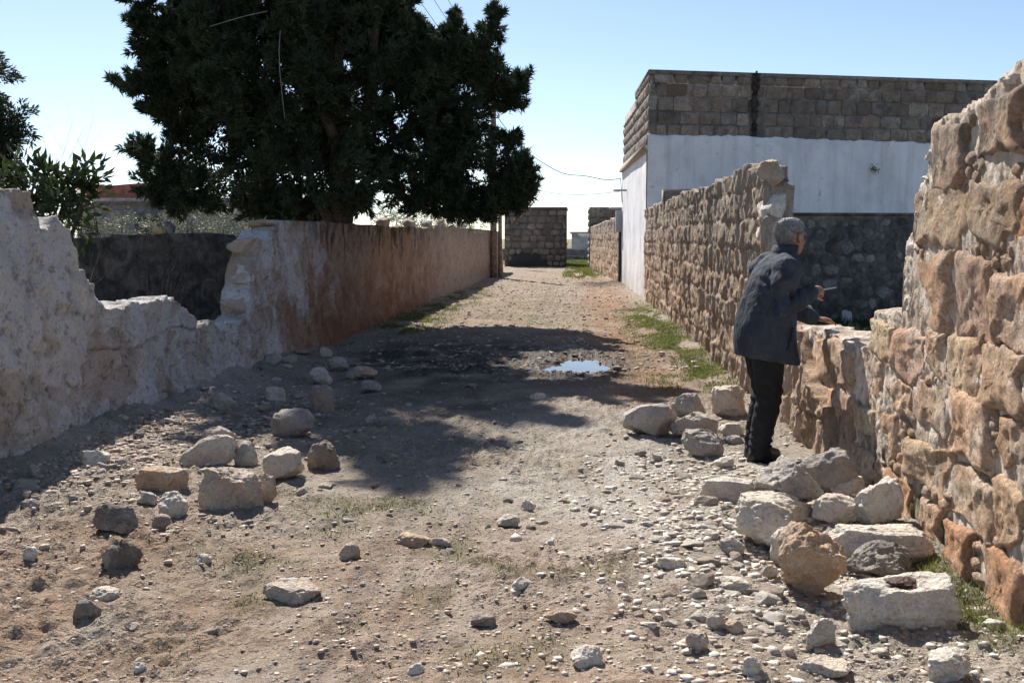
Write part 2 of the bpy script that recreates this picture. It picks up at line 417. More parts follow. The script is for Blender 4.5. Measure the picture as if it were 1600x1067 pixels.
def moss_mask(x, y):
    n = fbm(xyz(x*3.1, y*3.1, 7), 3, 61)
    g = 0
    for px, py, rx, ry in [(430, 880, .42, .33), (330, 960, .3, .3), (720, 920, .30, .75), (730, 1000, .4, .3), (880, 1000, .25, .2), (560, 790, .5, .3), (900, 900, .2, .2), (470, 830, .35, .25)]:
        c = onz(px, py); g = np.maximum(g, np.exp(-((x-c[0])/rx)**2-((y-c[1])/ry)**2))
    return np.clip(g*(n > .0)*(.4+n*1.4), 0, 1)
def geomspace_from(a, b, s0, rate):
    out = [a]; s = s0
    while out[-1] < b: out.append(out[-1]+s); s *= rate
    return out
xs = np.array(sorted([-q for q in geomspace_from(4.3, 700, .15, 1.25)]+list(np.arange(-4.2, 2.0, .022))+geomspace_from(2.0, 700, .1, 1.25)))
ys = [3.0]
while ys[-1] < 62: ys.append(ys[-1]+max(.018, .0058*ys[-1]))
ys = np.array([-300, -80, -30, -10, -3, 0, 1.5, 2.4, 2.8]+ys+geomspace_from(64, 1500, 3, 1.3))
gx, gy = np.meshgrid(xs, ys, indexing='ij'); GX, GY = gx.ravel(), gy.ravel()
gz = ground_h(GX, GY)
def lerp(c, d, k): return c+(np.asarray(d)-c)*k[:, None]
nlow = fbm(xyz(GX*.8, GY*.8, 0), 4, 201); nmid = fbm(xyz(GX*2.7, GY*2.7, 0), 4, 202)
gc = np.tile(np.array([.56, .485, .40]), (len(GX), 1))
red = np.clip(np.exp(-((GX-.68)/.55)**2)*sstep(8, 11, GY)*sstep(46, 34, GY)*1.2+sstep(6.0, 4.4, GY+nlow*.7-GX*.12)*sstep(1.1, .2, GX)*.55+np.exp(-((GX+1.6)/1.3)**2)*sstep(14, 19, GY)*.35, 0, 1)*np.clip(.75+nmid*.7, 0, 1)
gc = lerp(gc, (.50, .305, .195), red*.95)
pale = np.clip(np.exp(-((GX-.9)/.7)**2-((GY-5.8)/1.7)**2)*1.5+np.exp(-((GX-.1)/.9)**2-((GY-7.2)/2.2)**2)*.75+np.exp(-((GX+3.5)/.5)**2-((GY-8.5)/3.)**2)*.8, 0, 1)*np.clip(.7+nmid, 0, 1)
gc = lerp(gc, (.73, .685, .615), pale)
oliv = np.exp(-((GX+.9)/1.3)**2)*sstep(13.5, 17, GY)*sstep(40, 28, GY)*np.clip(.5+nlow*1.4, 0, 1); gc = lerp(gc, (.33, .30, .17), oliv*.6)
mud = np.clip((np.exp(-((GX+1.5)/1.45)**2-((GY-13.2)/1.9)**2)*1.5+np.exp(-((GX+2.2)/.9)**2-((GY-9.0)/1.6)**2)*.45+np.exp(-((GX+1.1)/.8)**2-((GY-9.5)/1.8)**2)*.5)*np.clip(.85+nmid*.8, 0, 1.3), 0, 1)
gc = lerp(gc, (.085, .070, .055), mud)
heap = np.exp(-((GX-.75)/.7)**2-((GY-33.5)/1.6)**2); gc = lerp(gc, (.15, .125, .10), np.clip(heap*1.2, 0, 1))
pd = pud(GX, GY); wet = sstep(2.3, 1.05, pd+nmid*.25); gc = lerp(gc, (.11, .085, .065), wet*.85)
gm = green_mask(GX, GY); gc = lerp(gc, (.13, .14, .05), gm*.75)
mm = moss_mask(GX, GY); gc = lerp(gc, (.20, .20, .09), mm*.6)
dry = np.clip(1-mud*.9-wet, 0, 1)
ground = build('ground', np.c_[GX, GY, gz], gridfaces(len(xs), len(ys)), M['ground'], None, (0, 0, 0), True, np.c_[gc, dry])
structure(ground)
wm = NT('puddle_water', .03, .5); wm.color((.06, .05, .04)); wm.b.inputs['IOR'].default_value = 1.33
wm.bump(wm.noise(wm.pos(), 9, 2, .5), .03, .01); M['water'] = wm.m
for i, (cx, cy, rx, ry) in enumerate(PUDDLES[:1]):
    n = 40; t = np.linspace(0, 2*math.pi, n, endpoint=False); lv = float(ground_h(cx, cy, False))+.026
    v = np.vstack([[[cx, cy, lv]], np.c_[cx+np.cos(t)*rx*1.35, cy+np.sin(t)*ry*1.35, np.full(n, lv)]])
    o = build('puddle', v, [(0, 1+k, 1+(k+1) % n) for k in range(n)], M['water'])
    tag(o, ['bright sky reflecting puddle in the middle of the dirt lane', 'dark muddy puddle in the tree shade'][i], 'puddle'); structure(o)

# ------------------------------------------------------------------ wall builders
def slab(cols, top, xy, thick, nz, disp, nt=5, nb=12, zb=-.15):
    """a standing wall: for each station s along it, front face up, over the top and down the back"""
    cols = np.asarray(cols); tp = np.asarray(top(cols)); q = []
    tf = np.linspace(0, 1, nz)
    for k in tf: q.append(np.c_[cols, zb+(tp-zb)*k, np.zeros(len(cols))])
    for k in np.linspace(0, 1, nt+2)[1:-1]: q.append(np.c_[cols, tp, np.full(len(cols), thick*k)])
    for k in np.linspace(1, 0, nb): q.append(np.c_[cols, zb+(tp-zb)*k, np.full(len(cols), thick)])
    a = np.stack(q, 1)                                           # station, path, (s,z,depth)
    s, z, d = a[..., 0].ravel(), a[..., 1].ravel(), a[..., 2].ravel()
    ax, ay, nx, ny = xy(s)
    edge = np.clip((np.repeat(tp, a.shape[1])-z)/.04, 0, 1)
    dn, dzz = disp(s, z, d)
    front = np.where(d < thick*.5, 1., -1.)
    off = d-front*dn
    v = np.c_[ax-nx*off, ay-ny*off, z+dzz*(z > .3)*(1-edge*.7)]
    n = a.shape[1]; f = gridfaces(len(cols), n)
    caps = np.array([[i for i in range(0, n)], [(len(cols)-1)*n+i for i in range(n-1, -1, -1)]])
    fl = [tuple(r) for r in f]+[tuple(c) for c in caps]
    return v, fl
def polyline(pts):
    p = np.array(pts, float); return lambda s: np.interp(s, p[:, 0], p[:, 1])

def pillow(poly, D, rough, seed, place, m=26, back=.07, corner=.5, rings=(.3, .55, .76, .90, .98), dome=4, wob=.07, fq=9):
    """one wall stone: outline in (s,z), domed rough face"""
    P = np.array(poly, float); n = len(P)
    # densify then smooth the outline a little so that corners are knocked off
    t = np.linspace(0, n, m, endpoint=False); i = t.astype(int); fr = t-i
    B = P[i]*(1-fr)[:, None]+P[(i+1) % n]*fr[:, None]
    for _ in range(2): B = B*(1-corner)+(np.roll(B, 1, 0)+np.roll(B, -1, 0))*.5*corner
    c = B.mean(0); size = np.ptp(B, 0).mean()
    B = B+(B-c)*(fbm(xyz(B[:, 0]*7/size*.4, B[:, 1]*7/size*.4, seed), 3, seed, .7)*wob)[:, None]
    L = [np.r_[c, 0][None]]
    for r in rings: L.append(np.c_[c+(B-c)*r, np.full(m, r)])
    L.append(np.c_[B, np.full(m, 1.0)])
    A = np.vstack(L); r = A[:, 2]
    tilt = random.uniform(-.25, .25)*(A[:, 0]-c[0])+random.uniform(-.25, .25)*(A[:, 1]-c[1])
    h = D*(1-r**dome)+tilt*(1-r**3)*.6+rough*(fbm(xyz(A[:, 0]*fq, A[:, 1]*fq, seed), 4, seed+3, .62)+.7*ridged(xyz(A[:, 0]*fq*.8, A[:, 1]*fq*.8, seed), 3, seed))*(1-r**8)
    V = np.vstack([np.c_[A[:, :2], h], np.c_[B, np.full(m, -back)]])
    F = [(0, 1+k, 1+(k+1) % m) for k in range(m)]
    nr = len(rings)+2
    for q in range(nr-1):
        a0 = 1+q*m; b0 = a0+m
        if q == nr-2: b0 = len(A)
        F += [(a0+k, b0+k, b0+(k+1) % m, a0+(k+1) % m) for k in range(m)]
    return place(V[:, 0], V[:, 1], V[:, 2]), F
def courses(s0, s1, z0, z1, ch, wmin, wmax, gap, jit, rnd):
    """irregular coursed cells: list of 4-point outlines in (s,z)"""
    out = []; z = z0
    hs = []
    while z < z1-.05:
        h = ch*rnd.uniform(.85, 1.18)
        if z+h*1.4 > z1: h = z1-z
        hs.append((z, h)); z += h
    for z, h in hs:
        s = s0-rnd.uniform(0, wmin)
        while s < s1:
            w = rnd.uniform(wmin, wmax); e = min(s+w, s1); b = max(s, s0)
            if e-b > wmin*.5:
                j = lambda: rnd.uniform(-jit, jit)
                out.append([(b+gap+j(), z+gap+j()), (e-gap+j(), z+gap+j()), (e-gap+j(), z+h-gap+j()), (b+gap+j(), z+h-gap+j())])
            s += w
    return out

# ------------------------------------------------------------------ left wall, broken open
rnd = random.Random(4)
LPX = [(-60, 292), (0, 298), (44, 302), (50, 325), (55, 352), (66, 350), (78, 340), (88, 350), (100, 352), (104, 385), (112, 420), (122, 430), (140, 437), (147, 460), (153, 475),
       (160, 487), (180, 480), (215, 470), (255, 467), (278, 472), (300, 492), (312, 512), (330, 505), (352, 505), (362, 512)]
prof = [(3.0, 1.95), (5.0, 1.92)]
for x, y in LPX: p = onx(x, y, -3.75); prof.append((p[1], p[2]))
for x, y in [(370, 505), (381, 495), (383, 460), (387, 440), (388, 415), (394, 405), (396, 375), (408, 368), (420, 362), (432, 347), (445, 347)]: p = onx(x, y, -3.75); prof.append((max(p[1], prof[-1][0]+.012), p[2]))
prof += [(14, 1.76), (20, 1.77), (26, 1.80), (26.05, 1.88), (30, 1.86), (47, 1.83)]
ltop0 = polyline(prof)
def ltop(s): return ltop0(s)+.022*fbm(xyz(s*6, 0, 0), 3, 88)*(s < 13)+.018*fbm(xyz(s*1.5, 3, 0), 3, 89)+.02*ridged(xyz(s*19, 3, 0), 2, 90)*(s < 12.5)+.028*_hash(np.floor(s*7+.4*np.sin(s*5)).astype(np.int64), np.floor(s*0).astype(np.int64), np.floor(s*0).astype(np.int64), 5)*(s < 12.5)*(s > 6.8)
CR = [[(188, 498), (186, 512), (190, 524), (205, 541)], [(140, 549), (165, 547), (192, 545)], [(207, 543), (222, 538), (238, 531), (258, 519), (275, 511), (300, 514), (316, 512)], [(137, 588), (139, 612), (140, 640)],
      [(338, 520), (339, 545), (337, 572)], [(96, 488), (108, 493), (126, 488), (140, 470)], [(198, 512), (206, 530)], [(45, 440), (62, 452)], [(110, 590), (126, 610)], [(60, 540), (66, 560), (62, 590)], [(24, 620), (32, 660)], [(128, 640), (115, 655)], [(232, 560), (236, 590)], [(280, 560), (276, 600)]]
CRS = [np.array([onx(x, y, -3.72)[1:] for x, y in c]) for c in CR]
def segdist(s, z, poly):
    d = np.full(s.shape, 9.)
    for a, b in zip(poly, poly[1:]):
        ab = b-a; t = np.clip(((s-a[0])*ab[0]+(z-a[1])*ab[1])/(ab@ab), 0, 1)
        d = np.minimum(d, np.hypot(s-a[0]-t*ab[0], z-a[1]-t*ab[1]))
    return d
def lost_mask(s, z): return sstep(.12, .17, fbm(xyz(s*1.9, z*2.1, 0), 4, 900, .6))
def ldisp(s, z, d):
    p = xyz(s*1.0, z*1.0, d)
    o = .055*fbm(p*1.7, 3, 31)+.018*fbm(p*6, 4, 32, .6)+.008*ridged(p*17, 3, 33)
    far = sstep(11.8, 13.5, s)
    o = o+far*(.034*fbm(xyz(s*9, z*1.1, d), 3, 34)-.018*np.clip(ridged(xyz(s*4.2, z*.9, d), 2, 36)-.3, 0, 1))
    o = o+.05*np.exp(-(z/.18)**2)-.016*lost_mask(s, z)*(d < .1)*(1-far)+.006*fbm(p*30, 2, 38)
    wob = fbm(xyz(s*14, z*14, 0), 2, 37)*.018
    for c in CRS: o = o-.045*np.exp(-((np.abs(segdist(s+wob, z+wob, c)))/.0085)**2)*(d < .1)
    # exposed stone joints under the plaster
    o = o-.020*np.exp(-(np.abs(vn(xyz(s*2.6, z*3.3, 2), 71))/.05)**2)*(1-far)+.008*np.sign(vn(xyz(s*2.6, z*3.3, 2), 71))*np.clip(vn(xyz(s*2, z*2, 8), 72)*3, 0, 1)*(1-far)
    return o, .015*fbm(p*8, 2, 35)
lx = lambda s: (XL(s), s, np.ones_like(s), np.zeros_like(s))
ys_ = [3.2]
while ys_[-1] < 12.9: ys_.append(ys_[-1]+(.05 if ys_[-1] < 5.6 else .0135))
while ys_[-1] < 46.5: ys_.append(ys_[-1]+max(.02, .0045*(ys_[-1]-10)))
v, f = slab(ys_, ltop, lx, .30, 92, ldisp, 7, 20)
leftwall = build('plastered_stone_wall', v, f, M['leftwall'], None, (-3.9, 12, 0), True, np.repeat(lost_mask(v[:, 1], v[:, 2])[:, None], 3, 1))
tag(leftwall, 'long grey plastered stone wall on the shaded left side with a broken gap', 'wall')

# ------------------------------------------------------------------ rocks
ICO = {}
def ico(k):
    if k not in ICO:
        b = bmesh.new(); bmesh.ops.create_icosphere(b, subdivisions=k, radius=1); b.verts.ensure_lookup_table()
        ICO[k] = (np.array([v.co[:] for v in b.verts]), np.array([[v.index for v in q.verts] for q in b.faces])); b.free()
    return ICO[k]
def rockshape(seed, k=5, boxy=.5, cuts=9, rough=.05, lo=.55, hi=.9):
    r = np.random.RandomState(seed); v, f = ico(k); v = v.copy()
    mx = np.abs(v).max(1, keepdims=True); v = v*(1-boxy)+v/mx*boxy*.86
    for _ in range(cuts):
        n = r.normal(size=3); n /= np.linalg.norm(n); d = r.uniform(lo, hi)
        v = v-np.maximum(v@n-d-.05*fbm(v*2.3+seed, 2, seed+2), 0)[:, None]*n*.97
    for _ in range(7):
        n = r.normal(size=3); n /= np.linalg.norm(n); q = v@n; d = q.max()*r.uniform(.84, .97); v = v-np.maximum(q-d, 0)[:, None]*n
    nn = v/np.linalg.norm(v, axis=1, keepdims=True); o = r.uniform(-50, 50, 3)
    v = v+nn*(rough*(1.1*fbm(v*1.6+o, 3, seed)+.9*ridged(v*2.6+o, 4, seed+5)+.6*fbm(v*8+o, 4, seed+9, .65)))[:, None]
    lo_, hi_ = v.min(0), v.max(0); v = (v-(lo_+hi_)/2)/(hi_-lo_)
    return v, f
def gz_at(x, y): return float(ground_h(np.array([x]), np.array([y]), False)[0])
PALE = (.78, .72, .64); WHITE = (.88, .84, .775); GREY = (.54, .515, .48); TAN = (.60, .48, .365); ORANGE = (.62, .44, .305); DARK = (.13, .115, .10); PINK = (.60, .50, .43)
def rock(box, label, col=PALE, z=0.0, seed=0, boxy=.45, cuts=13, rough=.075, taper=.14, dr=.8, tilt=(0, 0), yaw=None, k=5, name='rock', cat='rock', group=None, sink=.12, lo=.55, hi=.9):
    """box: the outline surveyed in the photograph (left, top, right, bottom)"""
    x0, y0, x1, y1 = box; cx = (x0+x1)/2
    zg = z
    for _ in range(3):
        g = onz(cx, y1, zg); dist = np.linalg.norm(g[:2]); w = (x1-x0)*g[1]/1600
        if z == 0: zg = gz_at(g[0], g[1])
    dep = w*dr; cy = g[1]+dep*.42; cX = onz(cx, y1, zg)[0]*(1+dep*.42/g[1])
    ht = ony(cx, y0, cy+dep*.1)[2]-zg
    w = w*(1+dep*.42/g[1])
    if k == 5 and x1-x0 > 92: k = 6
    if x1-x0 < 42: k = 4
    v, f = rockshape(seed, k, boxy, cuts, rough, lo, hi)
    ya = random.Random(seed).uniform(-.5, .5) if yaw is None else yaw
    R = (Matrix.Rotation(ya, 3, 'Z') @ Matrix.Rotation(tilt[0], 3, 'X') @ Matrix.Rotation(tilt[1], 3, 'Y'))
    v = (v*np.array([1, dr, max(ht/w, .1)])) @ np.array(R).T
    lo_, hi_ = v.min(0), v.max(0); v = (v-(lo_+hi_)/2)/(hi_-lo_); v[:, :2] *= (1-taper*(v[:, 2:]+.1)); lo_, hi_ = v.min(0), v.max(0); v = (v-(lo_+hi_)/2)/(hi_-lo_)*np.array([w, dep, ht*(1+sink)])
    v[:, 2] += ht*(.5-sink/2)
    o = link(name, make_mesh(name, v, f, M['rock']), (cX, cy, zg)); o.color = (*col, 1)
    ORG[o.name] = np.array([cX, cy, zg])
    return tag(o, label, cat, group)

def wallrock(box, X, seed, col, parent, dr=.9, boxy=.6):
    """a loose-edged stone still sitting in a broken wall"""
    x0, y0, x1, y1 = box; a = onx(x0, y1, X); b = onx(x1, y0, X); h = b[2]-a[2]; w = abs(b[1]-a[1])
    v, f = rockshape(seed, 4, boxy, 8, .06)
    c = np.array([X-math.copysign(.17, X)*-1 if False else X+(.14 if X > 0 else -.14), (a[1]+b[1])/2, (a[2]+b[2])/2])
    o = build('stone', v*np.array([.36, w, h])+c, f, M['rock'], parent); o.color = (*col, 1); return o
for i, (bx, c) in enumerate([((391, 370, 418, 412), PINK), ((385, 410, 412, 455), WHITE), ((380, 455, 408, 500), PINK), ((424, 344, 446, 362), TAN), ((96, 428, 147, 500), WHITE), ((372, 498, 392, 540), PALE)]):
    wallrock(bx, -3.73, 300+i, c, leftwall)
# one or two loose stones left lying on top of the far length
for i, (px, py, w) in enumerate([(722, 356, 16), (640, 355, 22), (690, 357, 18), (600, 350, 20), (668, 356, 12)]):
    p = onx(px, py, -3.7); v, f = rockshape(330+i, 3, .4, 8, .06); d = p[1]
    o = build('stone', v*np.array([.25, w*d/1600*3, .22])+np.array([-3.72, d, float(ltop(np.array([d]))[0])+.08]), f, M['rock'], leftwall); o.color = (.40, .34, .29, 1)

# ------------------------------------------------------------------ right wall
RX = 1.78
RPX = [(1640, 78), (1600, 100), (1560, 132), (1535, 150), (1520, 160), (1508, 172), (1500, 180), (1465, 186), (1461, 200), (1458, 240), (1455, 265), (1448, 280), (1440, 290), (1437, 320), (1434, 360), (1428, 372), (1421, 385), (1420, 450), (1416, 490)]
rp = []
for x, y in RPX: p = onx(x, y, RX); rp.append([p[1], p[2]])
rp = [[2.2, 2.2], [3.4, 2.25]]+rp
for x, y in [(1398, 487), (1372, 490), (1366, 505), (1364, 545), (1340, 540), (1300, 524), (1258, 510)]: p = onx(x, y, RX); rp.append([p[1], p[2]])
rp.append([8.4, .86])
for i in range(1, len(rp)): rp[i][0] = max(rp[i][0], rp[i-1][0]+.012)
rtop0 = polyline(rp)
def rtop(s): return rtop0(s)+.018*fbm(xyz(s*8, 5, 0), 3, 188)+.014*ridged(xyz(s*23, 5, 0), 2, 189)
def rdisp(s, z, d):
    p = xyz(s, z, d)
    return .012*fbm(p*2.5, 3, 131)+.009*fbm(p*11, 3, 132)+.009*ridged(p*24, 3, 133)+.006, .015*fbm(p*8, 2, 135)
ycols = [2.4]
while ycols[-1] < 8.3: ycols.append(ycols[-1]+(.04 if ycols[-1] < 3.8 else .011))
rx_ = lambda s: (np.full_like(s, RX), s, -np.ones_like(s), np.zeros_like(s))
v, f = slab(ycols, rtop, rx_, .30, 120, rdisp, 9, 14)
rightwall = build('broken_stone_wall', v, f, M['nearmortar'], None, (RX+.2, 5.5, 0))
tag(rightwall, 'sunlit wall of orange field stones in mortar, broken down beside the man', 'wall')
def rplace(s, z, d): return np.c_[RX-d, s, z]
NEAR = [(1460, 184, 1517, 284), (1530, 146, 1600, 254), (1437, 292, 1513, 382), (1521, 282, 1594, 374), (1420, 397, 1490, 513), (1494, 397, 1556, 523), (1559, 424, 1612, 537), (1366, 491, 1402, 560), (1403, 509, 1452, 590),
 (1453, 519, 1483, 580), (1486, 524, 1534, 606), (1537, 536, 1605, 642), (1349, 555, 1386, 631), (1403, 594, 1432, 650), (1436, 600, 1486, 682), (1489, 612, 1551, 724), (1568, 648, 1605, 740), (1371, 640, 1407, 709), (1415, 686, 1483, 762),
 (1490, 730, 1563, 838), (1383, 743, 1432, 820), (1434, 782, 1468, 850), (1476, 816, 1522, 904), (1539, 852, 1607, 990), (1258, 524, 1298, 592), (1301, 540, 1338, 606), (1338, 628, 1370, 680), (1269, 597, 1308, 668), (1312, 612, 1336, 684), (1314, 690, 1366, 752),
 (1556, 748, 1606, 842), (1592, 300, 1650, 410), (1606, 140, 1680, 290), (1612, 424, 1680, 540), (1610, 545, 1690, 660), (1610, 670, 1690, 800), (1612, 810, 1700, 960), (1512, 640, 1520, 650)]
for i, (x0, y0, x1, y1) in enumerate(NEAR[:-1]):
    pts = [onx(x0, y1, RX), onx(x1, y1, RX), onx(x1, y0, RX), onx(x0, y0, RX)]
    sA, sB = pts[0][1], pts[1][1]; zl = (pts[0][2]+pts[1][2])/2; zh = (pts[2][2]+pts[3][2])/2
    sm = (sA+sB)/2; zl = max(zl, -.06)
    lim = float(rtop(np.linspace(sB, sA, 9)).min())-.01; zh = min(zh, lim)
    j = lambda: rnd.uniform(-.045, .045)
    poly = [(sA+j(), zl+j()), (sm+j(), zl+j()*1.2), (sB+j(), zl+j()), (sB+j(), (zl+zh)/2+j()), (sB+j(), zh+j()*.6), (sm+j(), zh-abs(j())*.3), (sA+j(), zh+j()*.6), (sA+j(), (zl+zh)/2+j())]
    poly = poly[::1]
    v, f = pillow(poly, .016+rnd.uniform(0, .022), .0115, 400+i, rplace, m=56, corner=.3, rings=(.08, .16, .24, .32, .4, .48, .56, .64, .72, .8, .87, .93, .975), dome=20, wob=.19, fq=10)
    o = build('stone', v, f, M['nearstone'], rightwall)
    k = rnd.uniform(.9, 1.12); o.color = (k*rnd.uniform(.98, 1.06), k*rnd.uniform(.95, 1.02), k*rnd.uniform(.93, 1.03), 1)
    if i in (22, 23, 20, 37, 31): o.color = (1.02, .82, .72, 1)
# small chinking stones pressed into the mortar between the big ones
k = 0
while k < 80:
    px, py = rnd.uniform(1262, 1600), rnd.uniform(150, 960)
    if any(x0-4 < px < x1+4 and y0-4 < py < y1+4 for x0, y0, x1, y1 in NEAR): continue
    p = onx(px, py, RX)
    if p[2] < .02 or p[2] > float(rtop(np.array([p[1]]))[0])-.06: continue
    w, h = rnd.uniform(.03, .085), rnd.uniform(.025, .06); t0 = rnd.uniform(0, 6)
    poly = [(p[1]+math.cos(t0+q*1.257)*w*rnd.uniform(.6, 1.1), p[2]+math.sin(t0+q*1.257)*h*rnd.uniform(.6, 1.1)) for q in range(5)]
    v, f = pillow(poly[::-1], .024, .008, 3000+k, rplace, m=16, corner=.15, rings=(.5, .85), dome=8, wob=.1)
    o = build('stone', v, f, M['nearstone'], rightwall); q = rnd.uniform(.75, 1.1); o.color = (q, q, q, 1); k += 1
# white broken edge lumps where the stones were torn out
for i, (bx, c) in enumerate([((1563, 108, 1602, 142), WHITE), ((1444, 268, 1470, 290), WHITE), ((1452, 228, 1464, 262), WHITE), ((1421, 362, 1448, 402), PALE), ((1414, 470, 1432, 500), PALE), ((1435, 318, 1446, 352), WHITE)]):
    o = wallrock(bx, RX, 350+i, c, rightwall)

# standing length of the right wall, from the man to the white house
FRX = 1.70
def cell_noise(s, z):
    row = np.floor(z/.29); h = _hash(row.astype(np.int64), row.astype(np.int64)*0, row.astype(np.int64)*0, 7)
    w = .42+.06*h; q = s/w+h*3.3; fs = np.abs(q-np.floor(q)-.5)*2; fz = np.abs(z/.29-row-.5)*2
    return np.maximum(sstep(.82, 1.0, fs), sstep(.80, 1.0, fz)), _hash(row.astype(np.int64), np.floor(q).astype(np.int64), row.astype(np.int64), 3)
def fdisp(s, z, d):
    wob = .03*fbm(xyz(s*3, z*3, 0), 2, 140)
    joint, hv = cell_noise(s+wob, z+wob)
    o = .028*fbm(xyz(s*11, z*1.3, d), 3, 141)+.022*ridged(xyz(s*6, z*1.6, d), 2, 142)+.022*hv-.014*joint+.012*fbm(xyz(s*14, z*14, d), 2, 143)
    return o, .03*fbm(xyz(s*5, 0, d*4), 2, 144)
fp = [(6.95, .10), (7.0, .36), (7.3, .44), (7.75, .60), (7.95, .84), (8.55, .86), (8.75, .95), (9.35, 1.0), (9.42, 1.72), (9.55, 1.75), (9.58, 2.05), (9.75, 2.10), (9.85, 2.24), (10.3, 2.26), (14, 2.24), (20, 2.26), (26.05, 2.25)]
ftop0 = polyline(fp)
def ftop(s): return ftop0(s)+.035*fbm(xyz(s*4, 9, 0), 3, 145)
cols = [6.95]
while cols[-1] < 26.0: cols.append(cols[-1]+max(.013, .0028*(cols[-1]-4)))
v, f = slab(cols, ftop, lambda s: (np.full_like(s, FRX), s, -np.ones_like(s), np.zeros_like(s)), .24, 96, fdisp, 6, 10)
frw = build('tall_stone_wall', v, f, M['farright'], None, (FRX+.2, 16, 0))
tag(frw, 'tall streaked brown stone wall running from the man back to the white house', 'wall')
for i, (bx, c) in enumerate([((1180, 250, 1217, 296), TAN), ((1182, 300, 1220, 350), WHITE), ((1180, 352, 1210, 392), WHITE)]):
    x0, y0, x1, y1 = bx; a = ony(x0, y1, 9.75); b = ony(x1, y0, 9.75); v, f = rockshape(370+i, 5, .55, 8, .05)
    cc = (a+b)/2; o = build('stone', v*np.array([b[0]-a[0]+.05, .5, b[2]-a[2]])+np.array([cc[0]+.03, 9.68, cc[2]]), f, M['rock'], frw); o.color = (*c, 1)
# ------------------------------------------------------------------ white house
HA = np.array([1.76, 26.1]); HB = np.array([14.5, 29.4])          # lane corner and right end of the front
hd = (HB-HA)/np.linalg.norm(HB-HA); hn = np.array([hd[1], -hd[0]])
HL = np.linalg.norm(HB-HA)
HC = np.array([1.50, 34.4])                                        # far end of the lane side
sd = (HC-HA)/np.linalg.norm(HC-HA); sn = np.array([-sd[1], sd[0]]); SL = np.linalg.norm(HC-HA)
house = empty('white_house', (HA[0]+3, HA[1]+4, 0))
tag(house, 'two toned house with whitewashed lower wall and bare stone block upper storey', 'house')
def fpl(s, z, d): return np.c_[HA[0]+hd[0]*s+hn[0]*d, HA[1]+hd[1]*s+hn[1]*d, z]
def spl(s, z, d): return np.c_[HA[0]+sd[0]*s+sn[0]*d, HA[1]+sd[1]*s+sn[1]*d, z]
def prism(quad, z0, z1):
    q = np.array(quad); n = len(q)
    v = np.vstack([np.c_[q, np.full(n, z0)], np.c_[q, np.full(n, z1)]])
    return v, [tuple(range(n-1, -1, -1)), tuple(range(n, 2*n))]+[(i, (i+1) % n, n+(i+1) % n, n+i) for i in range(n)]
inner = lambda k, s: HA+hd*s[0]+sd*s[1]
back = HB+sd*SL
v, f = prism([HA+hd*.02+sd*.02, HB+sd*.02, back, HC+hd*.02], -.2, 5.50)
build('wall_core', v, f, M['blockmortar'], house)
# plaster coat with an uneven upper edge, front and lane side
def coat(place, L, top, zb, n=420, nz=40, thick=.05, name='plaster'):
    s = np.linspace(-.05, L, n); T = np.array([top(q) for q in s]); rows = []
    for k in np.linspace(0, 1, nz): rows.append(np.c_[s, zb+(T-zb)*k, np.full(n, thick)])
    rows.append(np.c_[s, T+.012, np.full(n, thick*.5)]); rows.append(np.c_[s, T, np.full(n, -.03)])
    a = np.stack(rows, 1).reshape(-1, 3); a[:, 2] += .012*fbm(xyz(a[:, 0]*1.3, a[:, 1]*1.3, 0), 3, 501)*(a[:, 2] > .03)
    return build(name, place(a[:, 0], a[:, 1], a[:, 2]), gridfaces(n, len(rows)), M['plaster'], house)
coat(fpl, HL, lambda s: 4.12-.012*s+.025*fbm(xyz(np.array(s*1.3), 0, 0), 4, 511)+.020*fbm(xyz(np.array(s*9.), 2, 0), 3, 512), -.1)
coat(spl, SL, lambda s: 3.72, -.1, name='side_plaster')
# bare block storey
rnd = random.Random(11)
for i, c in enumerate(courses(0.0, HL, 4.06, 5.62, .315, .28, .62, .012, .012, rnd)):
    v, f = pillow(c, .028, .010, 600+i, fpl, m=20, back=.1, corner=.18, rings=(.4, .7, .9, .97))
    o = build('stone_block', v, f, M['block'], house); k = rnd.uniform(.55, 1.25); w = rnd.uniform(.0, .10); o.color = (k*(1+w), k, k*(1-w*.8), 1)
vv, ff, off = [], [], 0
for i, c in enumerate(courses(0.06, SL*.47, 3.9, 5.62, .3, .3, .55, .014, .012, rnd)+courses(SL*.47, SL, 3.9, 5.25, .3, .3, .55, .014, .012, rnd)):
    v, f = pillow(c, .03, .01, 800+i, spl, m=14, back=.1, corner=.18, rings=(.5, .9)); vv.append(v); ff += [tuple(q+off for q in t) for t in f]; off += len(v)
stuff(build('side_block_courses', np.vstack(vv), ff, M['block'], house))
v, f = prism([HA-hd*.03-sd*.04, HB-sd*.04, back, HA+sd*SL*.48-hd*.03], 5.60, 5.70); build('roof_slab', v, f, M['block'], house)
a = [HA+sn*.0+sd*.0, HC, HC+sn*.14, HA+sn*.14]; v, f = prism(a, 3.70, 3.86); build('ledge', v, f, M['cap'], house)
